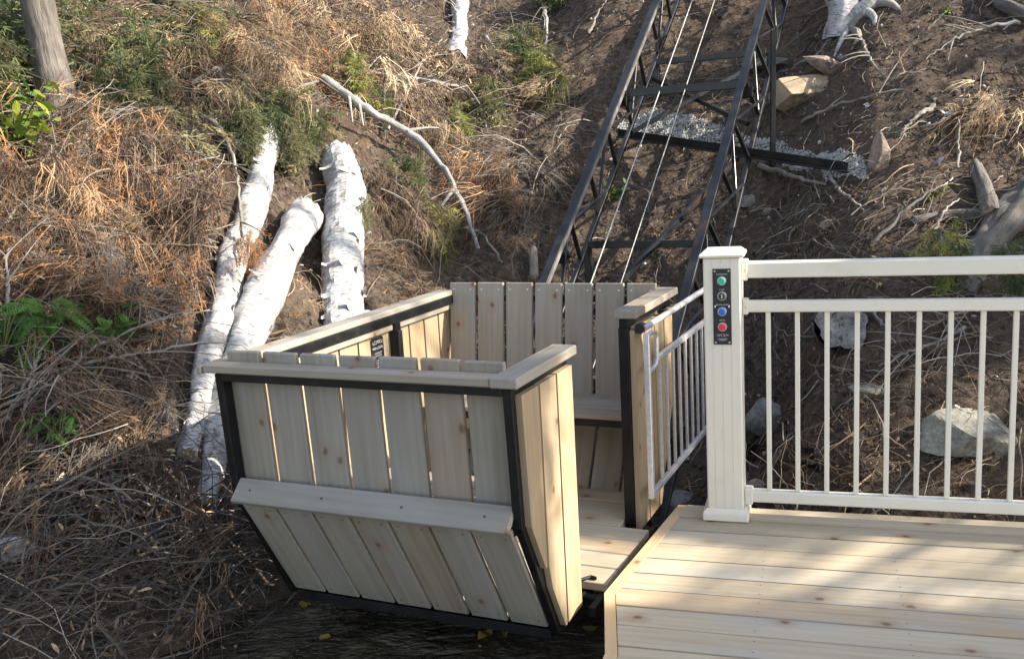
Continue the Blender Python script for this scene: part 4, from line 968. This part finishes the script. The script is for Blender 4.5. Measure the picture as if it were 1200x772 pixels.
# ------------------------------------------------------------------ uncountable litter
LIT = [(.17, .115, .075), (.24, .165, .105), (.13, .085, .055), (.30, .22, .145), (.10, .07, .05)]
ORG = [(.40, .215, .105), (.32, .19, .11), (.26, .16, .10), (.46, .29, .16)]; TANF = [(.52, .38, .23), (.42, .30, .18), (.60, .46, .30), (.32, .225, .14)]; BRN = [(.16, .105, .07), (.22, .155, .105), (.115, .08, .058)]
GREYT = GREYT_ = [(.20, .17, .14), (.28, .245, .20), (.13, .105, .085), (.36, .32, .27)]; DKT = [(.07, .058, .053), (.105, .088, .08), (.045, .038, .035), (.15, .13, .115)]
def sel(x, y): k = vis(x, y); return x[k], y[k]
def left_w(x, y): # how overgrown the ground is: left of the track brush, right bare
    return np.clip((.15-x+.15*(y-4))/1.0, 0, 1)
# leaf litter
LOGP = np.concatenate([resample([gp(*p) for p in q], 20) for q in ([(318, 150), (288, 262), (262, 352)], [(266, 345), (216, 536)], [(352, 262), (285, 395), (238, 592)], [(388, 190), (401, 290), (392, 420)], [(540, 0), (533, 76)], [(372, 116), (430, 172), (490, 212), (525, 250), (562, 324)])])
def clear(x, y, d=.16):
    return np.array([np.min(np.hypot(LOGP[:, 0]-a, LOGP[:, 1]-b)) for a, b in zip(x, y)]) > d*(.6+.6*RNG.random(len(x)))
mb = MB(); x, y = sel(*field(95000, -4.2, 5.2, 1.5, 12)); keep = RNG.random(len(x)) < (.42+.4*left_w(x, y)); x, y = x[keep], y[keep]
dens = vn(x*1.7, y*1.7, 31)+.5; keep = RNG.random(len(x)) < .25+.9*dens; x, y = x[keep], y[keep]; n = len(x); nr = gnv(x, y)
cl = [(460, 60, .55, 900), (500, 130, .6, 1000), (400, 40, .5, 500), (560, 120, .3, 300), (430, 170, .3, 400), (330, 90, .5, 300), (130, 270, .5, 300), (120, 600, .3, 420), (60, 340, .5, 300), (180, 560, .3, 420), (160, 650, .35, 380), (240, 560, .2, 200), (60, 700, .4, 350), (220, 480, .3, 300), (960, 530, .35, 420), (900, 460, .25, 200), (1060, 560, .35, 300), (930, 310, .25, 200), (1020, 305, .25, 160), (1120, 300, .3, 160), (1170, 150, .2, 200), (640, 200, .25, 160), (760, 290, .25, 160), (850, 260, .2, 120)]
cx = [cluster_xy(*c) for c in cl]; hx = np.concatenate([c[0] for c in cx]); hy = np.concatenate([c[1] for c in cx])
pos = np.stack([x, y, gfine(x, y)+.004+.02*RNG.random(n)**3], 1); tl = leaf_tmpl(0, 5, .27, .5)
dd = RNG.normal(size=(n, 3)); dd -= nr*np.sum(dd*nr, 1, keepdims=True)*.85
instance(mb, tl, pos, dd, nr+RNG.normal(size=(n, 3))*.3, RNG.uniform(.010, .032, n), pal(n, LIT+BRN+BRN, .3)*.85)
k = clear(hx, hy); hx, hy = hx[k], hy[k]; m_ = len(hx); rt = (hx > .35); pos = np.stack([hx, hy, g(hx, hy)+np.where(rt, RNG.random(m_)*.02+.004, RNG.random(m_)*.22)], 1)
dd = RNG.normal(size=(m_, 3))+V3(0, -.3, -.6); nh = gnv(hx, hy); dd = np.where(rt[:, None], dd-nh*np.sum(dd*nh, 1, keepdims=True)*.85, dd)
instance(mb, tl, pos, dd, np.where(rt[:, None], nh+RNG.normal(size=(m_, 3))*.3, RNG.normal(size=(m_, 3))), RNG.uniform(.012, .04, m_), pal(m_, LIT+LIT+TANF+BRN+BRN, .35))
tag(mb.build('leaf_litter', DRYM), 'dry brown leaves scattered over the bank', 'leaf litter', kind='stuff')
# dead conifer foliage
mb = MB()
DC = [(90, 262, .45, 110, ORG), (160, 255, .4, 90, ORG+BRN), (130, 290, .3, 50, ORG), (330, 70, .3, 40, ORG+TANF), (560, 245, .15, 20, ORG), (60, 330, .45, 60, ORG+BRN), (150, 310, .4, 60, BRN+ORG), (200, 360, .4, 50, BRN), (250, 300, .3, 25, BRN), (110, 390, .4, 40, BRN+ORG),
 (290, 60, .45, 70, TANF), (340, 25, .5, 90, TANF), (370, 70, .4, 60, TANF+ORG), (240, 110, .5, 60, TANF+OL), (180, 60, .5, 70, BRN+OL+TANF), (130, 100, .4, 50, OL+BRN), (430, 30, .4, 40, TANF+BRN), (310, 110, .4, 50, TANF+BRN),
 (500, 150, .35, 40, BRN+TANF), (590, 90, .3, 30, ORG+TANF), (620, 120, .25, 24, YG+OL+TANF), (555, 245, .2, 16, ORG), (600, 225, .2, 14, ORG+BRN), (540, 205, .15, 12, ORG),
 (310, 330, .12, 12, ORG), (250, 400, .2, 18, ORG), (262, 432, .14, 8, ORG), (220, 10, .5, 60, OL+TANF), (120, 40, .4, 40, OL+BRN), (1170, 130, .2, 26, TANF), (480, 60, .4, 40, BRN+TANF), (190, 190, .4, 50, BRN+OL), (230, 230, .35, 40, BRN), (30, 250, .35, 40, BRN+ORG), (-90, 260, .45, 60, BRN+ORG), (-180, 330, .5, 60, BRN), (-120, 120, .5, 50, BRN+TANF), (-260, 220, .6, 60, BRN+TANF), (-100, 450, .4, 40, BRN), (440, 210, .3, 30, BRN), (90, 480, .4, 30, BRN), (170, 540, .35, 30, BRN+ORG), (230, 560, .2, 16, BRN)]
for px, py, rm, n, cols in DC:
    nc = max(2, int(n/3.8)); cxx, cyy = cluster_xy(px, py, rm, nc)
    for a_, b_ in zip(cxx, cyy):
        k_ = 20; big = RNG.random() < .3; rr = RNG.uniform(.05, .14); x = a_+RNG.normal(size=k_)*rr; y = b_+RNG.normal(size=k_)*rr*.8
        q = clear(x, y); x, y = x[q], y[q]; k_ = len(x)
        if not k_: continue
        nr = gnv(x, y); h0 = .26*RNG.random()**1.8; pos = np.stack([x, y, g(x, y)], 1)+nr*(h0*RNG.uniform(.5, 1.1, (k_, 1))+.015)
        dm = unit(V3(RNG.normal()*.8, -.6, -.5+RNG.normal()*.4)); d = dm+RNG.normal(size=(k_, 3))*.5; cc = [cols[RNG.integers(len(cols))]]+([cols[RNG.integers(len(cols))]] if RNG.random() < .5 else [])+[random.choice(BRN+GREYT[:1])]
        br_ = RNG.uniform(.75, 1.3)
        sty = RNG.random()
        if sty < .55:
            d = dm+RNG.normal(size=(k_, 3))*.28
            for t_ in range(4):
                s_ = np.arange(k_) % 4 == t_; instance(mb, STR[t_], pos[s_], d[s_], nr[s_]+RNG.normal(size=(s_.sum(), 3))*.4, RNG.uniform(.12, .30, s_.sum())*(1.35 if big else 1), pal(s_.sum(), cc, .22)*br_)
            tw_ = np.clip(int(k_*.3), 1, 9); twigs(mb, x[:tw_], y[:tw_], np.full(tw_, h0+.02), RNG.uniform(.2, .5, tw_), RNG.uniform(.0015, .0035, tw_), pal(tw_, GREYT), math.atan2(dm[1], dm[0])+RNG.normal(size=tw_)*.4, .1, 7)
        else:
            for t_ in range(4):
                s_ = np.arange(k_) % 4 == t_; instance(mb, (SPR if t_ < 1 else DSPR)[t_], pos[s_], d[s_], nr[s_]+RNG.normal(size=(s_.sum(), 3))*.5, RNG.uniform(.05, .14, s_.sum())*(1.6 if big else 1), pal(s_.sum(), cc, .22)*br_)
tag(mb.build('dead_foliage', DRYM), 'rusty and tan dead conifer foliage heaped on the left bank', 'dead foliage', kind='stuff')
# twigs and brush
mb = MB()
x, y = sel(*field(22000, -4.2, 5.2, 1.5, 12)); keep = RNG.random(len(x)) < .16+.6*left_w(x, y); x, y = x[keep], y[keep]; n = len(x)
twigs(mb, x, y, RNG.uniform(.002, .06, n)*(.3+left_w(x, y)), .05+.28*RNG.random(n)**2.2, RNG.uniform(.0012, .0038, n), pal(n, GREYT+LIT, .2))
x, y = sel(*field(3600, -4.2, .5, 1.5, 11)); k = clear(x, y, .25); x, y = x[k], y[k]; n = len(x)
twigs(mb, x, y, RNG.uniform(.03, .18, n), RNG.uniform(.25, .8, n), RNG.uniform(.0016, .0042, n), pal(n, GREYT+DKT, .2), None, .12, 8, .5, .2)
x, y = sel(*field(6000, .3, 5.2, 2.8, 11)); n = len(x)
twigs(mb, x, y, RNG.uniform(.0, .03, n), .04+.22*RNG.random(n)**2, RNG.uniform(.001, .004, n), pal(n, GREYT+LIT+BRN+DKT, .2)*.9, None, .06, 6, .25, .18)
x, y = sel(*field(2000, .2, 5.2, 2.8, 11)); n = len(x)
twigs(mb, x, y, RNG.uniform(.0, .05, n), .15+.45*RNG.random(n)**2, .002+.005*RNG.random(n)**2, pal(n, GREYT+DKT+DKT+BRN, .25)*.85, None, .06, 8, .2, .22)
for px, py, rm, n in ((1110, 270, .4, 120), (1000, 290, .4, 90), (1170, 140, .25, 80), (950, 540, .4, 120), (1100, 400, .4, 90), (970, 240, .3, 70), (1080, 560, .4, 90), (620, 180, .4, 60), (1040, 150, .4, 60)):
    x, y = cluster_xy(px, py, rm, n); twigs(mb, x, y, RNG.uniform(.0, .06, n), .1+.4*RNG.random(n)**2, .0014+.004*RNG.random(n)**2, pal(n, GREYT+BRN+LIT, .25), None, .08, 8, .35, .2)
x, y = sel(*field(750, -4.2, .2, 1.8, 10)); k = clear(x, y, .3); x, y = x[k], y[k]; n = len(x)
twigs(mb, x, y, RNG.uniform(.05, .28, n), .4+.8*RNG.random(n), .002+.005*RNG.random(n)**2, pal(n, GREYT+DKT+DKT, .25)*.9, None, .14, 10, .5, .22)
tag(mb.build('twigs', TWIGM), 'loose grey and tan twigs strewn across the whole bank', 'twigs', kind='stuff')
mb = MB(); x, y = [], []
for px, py, rx, ry_, n in ((50, 690, .6, .3, 230), (130, 680, .5, .25, 230), (220, 640, .4, .2, 160), (10, 740, .5, .25, 160), (80, 750, .4, .2, 130), (290, 630, .2, .12, 50), (-120, 600, .7, .4, 150), (70, 560, .6, .35, 120), (160, 480, .6, .4, 90)):
    a, b = cluster_xy(px, py, rx, n, ry_); x.append(a); y.append(b)
x = np.concatenate(x); y = np.concatenate(y); n = len(x); an = RNG.normal(size=n)*.5+np.where(RNG.random(n) < .8, .35, 2.2)
k = (RNG.random(n) < .62) & (y-toe(x) > -.10); x, y, an = x[k], y[k], an[k]; n = len(x)
twigs(mb, x, y, RNG.uniform(.01, .20, n), RNG.uniform(.2, .8, n), .001+.0038*RNG.random(n)**2, pal(n, DKT+DKT+GREYT[2:3], .25), an, .16, 9, .35, .3)
tag(mb.build('brush_pile', TWIGM), 'tangled dark brush heaped at the water edge on the left', 'brush', kind='stuff')
# pebbles
mb = MB(); x, y = sel(*field(3600, -2, 5.2, 2.8, 11)); n = len(x); keep = RNG.random(n) < .25+.6*(1-left_w(x, y)); x, y = x[keep], y[keep]; n = len(x)
ico = bmesh.new(); bmesh.ops.create_icosphere(ico, subdivisions=1, radius=1); iv = np.array([v.co[:] for v in ico.verts]); fi = np.array([[v.index for v in f.verts] for f in ico.faces]); ico.free()
iv = iv*RNG.uniform(.7, 1.15, (len(iv), 1))
instance(mb, (iv, fi), np.stack([x, y, gfine(x, y)], 1), RNG.normal(size=(n, 3)), RNG.normal(size=(n, 3)), .003+.014*RNG.random(n)**3, pal(n, [(.2, .19, .17), (.3, .28, .25), (.13, .12, .11), (.5, .49, .46)], .2), .03)
x, y = sel(*field(26000, -2.5, 5.2, 2.6, 11)); n = len(x)
instance(mb, (iv*V3(1, .8, .6), fi), np.stack([x, y, gfine(x, y)], 1), RNG.normal(size=(n, 3)), RNG.normal(size=(n, 3)), .003+.016*RNG.random(n)**3, pal(n, [(.05, .038, .03), (.09, .07, .055), (.13, .10, .08), (.035, .027, .022)], .25), .08)
tag(mb.build('pebbles', STONEM), 'small stones and white bark crumbs in the soil', 'pebbles', kind='stuff')
# bark scraps
for k, (px, py, s, lab) in enumerate(((1108, 137, .05, 'curled white bark scrap on bare soil at the upper right'), (1078, 412, .045, 'white bark scrap behind the middle balusters'), (82, 190, .09, 'white bark scrap lying below the tree on the left'), (1102, 196, .05, 'pale grey bark scrap left of the upright stick'), (1017, 128, .03, 'tiny white bark chip above the upright tan rock'), (1064, 553, .02, 'tiny white chip low behind the balusters'))):
    P = gp(px, py); m = MB(); q = []
    for t in np.linspace(0, 1, 7):
        for w in (-1, 0, 1): an = (t-.5)*2.6; q.append(V3(math.sin(an)*s*.7+w*.01*s, w*s*.45+.2*s*math.sin(t*7)*abs(w), s*(.5-math.cos(an)*.45)+.02))
    q = np.array(q); f_ = [[3*i_+j_, 3*i_+j_+1, 3*i_+j_+4, 3*i_+j_+3] for i_ in range(6) for j_ in range(2)]
    m.add(q, np.array(f_), q*2+k); o = m.build('bark_scrap', BIRCH, smooth=True); o.location = P; o.rotation_euler = (.5, .1*k, k*1.3)
    tag(o, lab, 'bark', 'bark scraps on the bank')
# floating leaves
lv, lf = leaf_tmpl(0, 6)
for k, (px, py, s, c, lab) in enumerate(((350, 711, .035, (.45, .38, .05), 'yellow leaf floating just below the left end of the car'), (382, 752, .03, (.42, .30, .05), 'ochre leaf floating near the bottom edge'), (576, 742, .042, (.40, .29, .07), 'wide yellow leaf on the water under the right front car corner'), (290, 690, .028, (.28, .19, .08), 'brown leaf at the water edge by the brush'), (690, 742, .04, (.20, .19, .06), 'olive leaf on the water beside the deck rim'), (600, 743, .028, (.5, .36, .08), 'small golden leaf beside the wide yellow leaf'))):
    P = z0(px, py, WATER); m = MB(); m.add(lv*s*1.35*V3(1, 1.5, .45)+V3(0, 0, 1)*.006*np.sin(lv[:, :1]*9+k), lf, col=tuple(q*.8 for q in c)); o = m.build('floating_leaf', LEAFM); o.location = P+V3(0, 0, .012); o.rotation_euler = (0, 0, k*1.9)
    tag(o, lab, 'leaf', 'leaves floating on the water')

# ------------------------------------------------------------------ light: sun through unseen trees added at right, crowns shaped for the dapple
S = unit((.83, -.20, .53)); ELEV = math.asin(S[2]); AZ = math.atan2(S[0], S[1])
sl = bpy.data.lights.new('sun', 'SUN'); sl.energy = 5.0; sl.angle = math.radians(.53); sl.color = (1, .91, .77)
so = bpy.data.objects.new('sun', sl); COL.objects.link(so); so.rotation_euler = Vector(-S).to_track_quat('-Z', 'Y').to_euler(); so.location = S*20
w = bpy.data.worlds.new('World'); SC.world = w; w.use_nodes = True; nt = w.node_tree; bg = nt.nodes['Background']
sky = nt.nodes.new('ShaderNodeTexSky'); sky.sky_type = 'NISHITA'; sky.sun_disc = False; sky.sun_elevation = ELEV; sky.sun_rotation = AZ
hs = nt.nodes.new('ShaderNodeHueSaturation'); hs.inputs['Saturation'].default_value = .68; nt.links.new(sky.outputs[0], hs.inputs['Color']); nt.links.new(hs.outputs[0], bg.inputs[0]); bg.inputs[1].default_value = .14
# points kept sunlit, and points the added leaf clumps are placed to shade
RNG = np.random.default_rng(5); random.seed(3)
lit = []; shade = []
for px, py, rx, ry_ in ((1080, 665, 130, 20), (960, 688, 150, 5)):
    for _ in range(44): lit.append(z0(px+random.uniform(-rx, rx), py+random.uniform(-ry_, ry_)))
for k in range(20): lit.append(dk(.15+k*.08, .05))
for y in np.linspace(.3, 1.5, 8):
    for z in (.3, .55, .7): lit.append(cw(-W_, y, z))
for z in (.0, .15, .3, .5): lit.append(cw(.02, .41, z))
for y in (.6, .75): lit.append(cw(-.1, y, 0)); lit.append(cw(.03, y, 0))
for px, py in ((300, 200), (285, 260), (270, 320), (330, 300), (310, 350), (290, 390), (395, 210), (402, 260), (398, 320), (535, 50), (400, 160), (450, 190), (500, 225), (340, 40), (300, 70), (360, 80), (270, 30), (460, 50), (500, 120), (540, 185), (630, 110), (110, 255), (150, 280), (80, 300), (20, 150), (20, 190), (70, 60), (760, 150), (800, 160), (950, 95), (900, 170), (620, 200), (660, 210), (1130, 480), (1100, 490), (1150, 485), (1115, 475), (1165, 495), (1080, 500), (1170, 130), (1190, 150), (760, 300), (720, 280), (800, 270), (1000, 190), (1150, 230), (870, 300), (1000, 305), (940, 300), (1030, 175), (960, 540), (430, 120), (380, 20), (200, 260), (580, 100)): lit.append(gp(px, py)+V3(0, 0, .05))
for _ in range(620): shade.append(z0(random.uniform(720, 1190), random.choice((random.uniform(617, 642), random.uniform(708, 800)))))
for _ in range(60): shade.append(z0(random.uniform(720, 860), random.uniform(620, 720)))
for _ in range(90): shade.append(cw(.02, random.uniform(.03, .33), random.uniform(.05, .78)))
for _ in range(60): shade.append(cw(.02, random.uniform(1.1, 1.5), random.uniform(.05, .7)))
for _ in range(240): shade.append(gp(random.uniform(880, 1200), random.uniform(330, 600)))
for _ in range(200): shade.append(gp(random.uniform(-40, 250), random.uniform(380, 760)))
for _ in range(110): shade.append(gp(random.uniform(560, 700), random.uniform(200, 330)))
for _ in range(150): shade.append(gp(random.uniform(920, 1200), random.uniform(0, 300)))
for _ in range(60): shade.append(z0(random.uniform(200, 700), random.uniform(700, 772), WATER))
for _ in range(90): shade.append(gp(random.uniform(0, 260), random.uniform(150, 330)))
lit = np.array(lit); shade = np.array(shade); fine = np.abs(shade[:, 2]) < .004
trees = [thing('shade_tree', lab, 'tree', (x_, y_, float(g(x_, y_))), 0, 'unseen shade trees added to the right') for x_, y_, lab in ((8.6, 2.9, 'unseen shade tree added right of the deck, middle one'), (7.4, 5.8, 'unseen shade tree added higher up the bank to the right'), (9.4, -1.6, 'unseen shade tree added right of the deck, lowest one'))]
cr = [[] for _ in trees]; base = [np.array(t.location) for t in trees]
tries = 0
while tries < 5200:
    tries += 1
    ti = RNG.integers(len(shade)); T = shade[ti]; q = T+S*RNG.uniform(7.5, 10.5)+RNG.normal(size=3)*.15
    d = q-lit; ac = d @ S; pr = np.linalg.norm(d-ac[:, None]*S, axis=1); r = RNG.uniform(.07, .15) if fine[ti] else RNG.uniform(.14, .30)
    if pr.min() < r*(1.75 if fine[ti] else 1.9)+.04: continue
    cr[int(np.argmin([np.hypot(*(q-b_)[:2]) for b_ in base]))].append((q, r))
for t_, b_, cl in zip(trees, base, cr):
    tm = MB(); fo = MB()
    hp = max([q[2] for q, r in cl]+[b_[2]+5])-b_[2]
    axis_ = resample([(0, 0, -.3), (.05, 0, hp*.4), (-.05, .05, hp)], 20); tm.tube(axis_, np.linspace(.16, .03, 20), 14, wob=.2)
    for k, (q, r) in enumerate(cl):
        q = q-b_
        if k % 8 == 0:
            h0 = axis_[np.clip(np.searchsorted(axis_[:, 2], q[2]-.8), 2, 18)]; tm.tube(resample([h0, (h0+q)/2+V3(0, 0, -.1), q], 8), np.linspace(.013, .004, 8), 5)
        n = 26; pos = q+RNG.normal(size=(n, 3))*r*.5
        instance(fo, tl, pos, RNG.normal(size=(n, 3)), RNG.normal(size=(n, 3))+V3(.5, .2, .8), RNG.uniform(.4, .62, n)*max(r, .1)*1.05, pal(n, FG+GR, .2))
    tm.build('trunk', BARK, t_, True)
    if fo.v: fo.build('crown', LEAFM, t_)
SC.view_settings.view_transform = 'Standard'; SC.view_settings.look = 'None'; SC.view_settings.gamma = 1; SC.view_settings.exposure = 1.4
SC.cycles.max_bounces = 6; SC.cycles.use_denoising = True
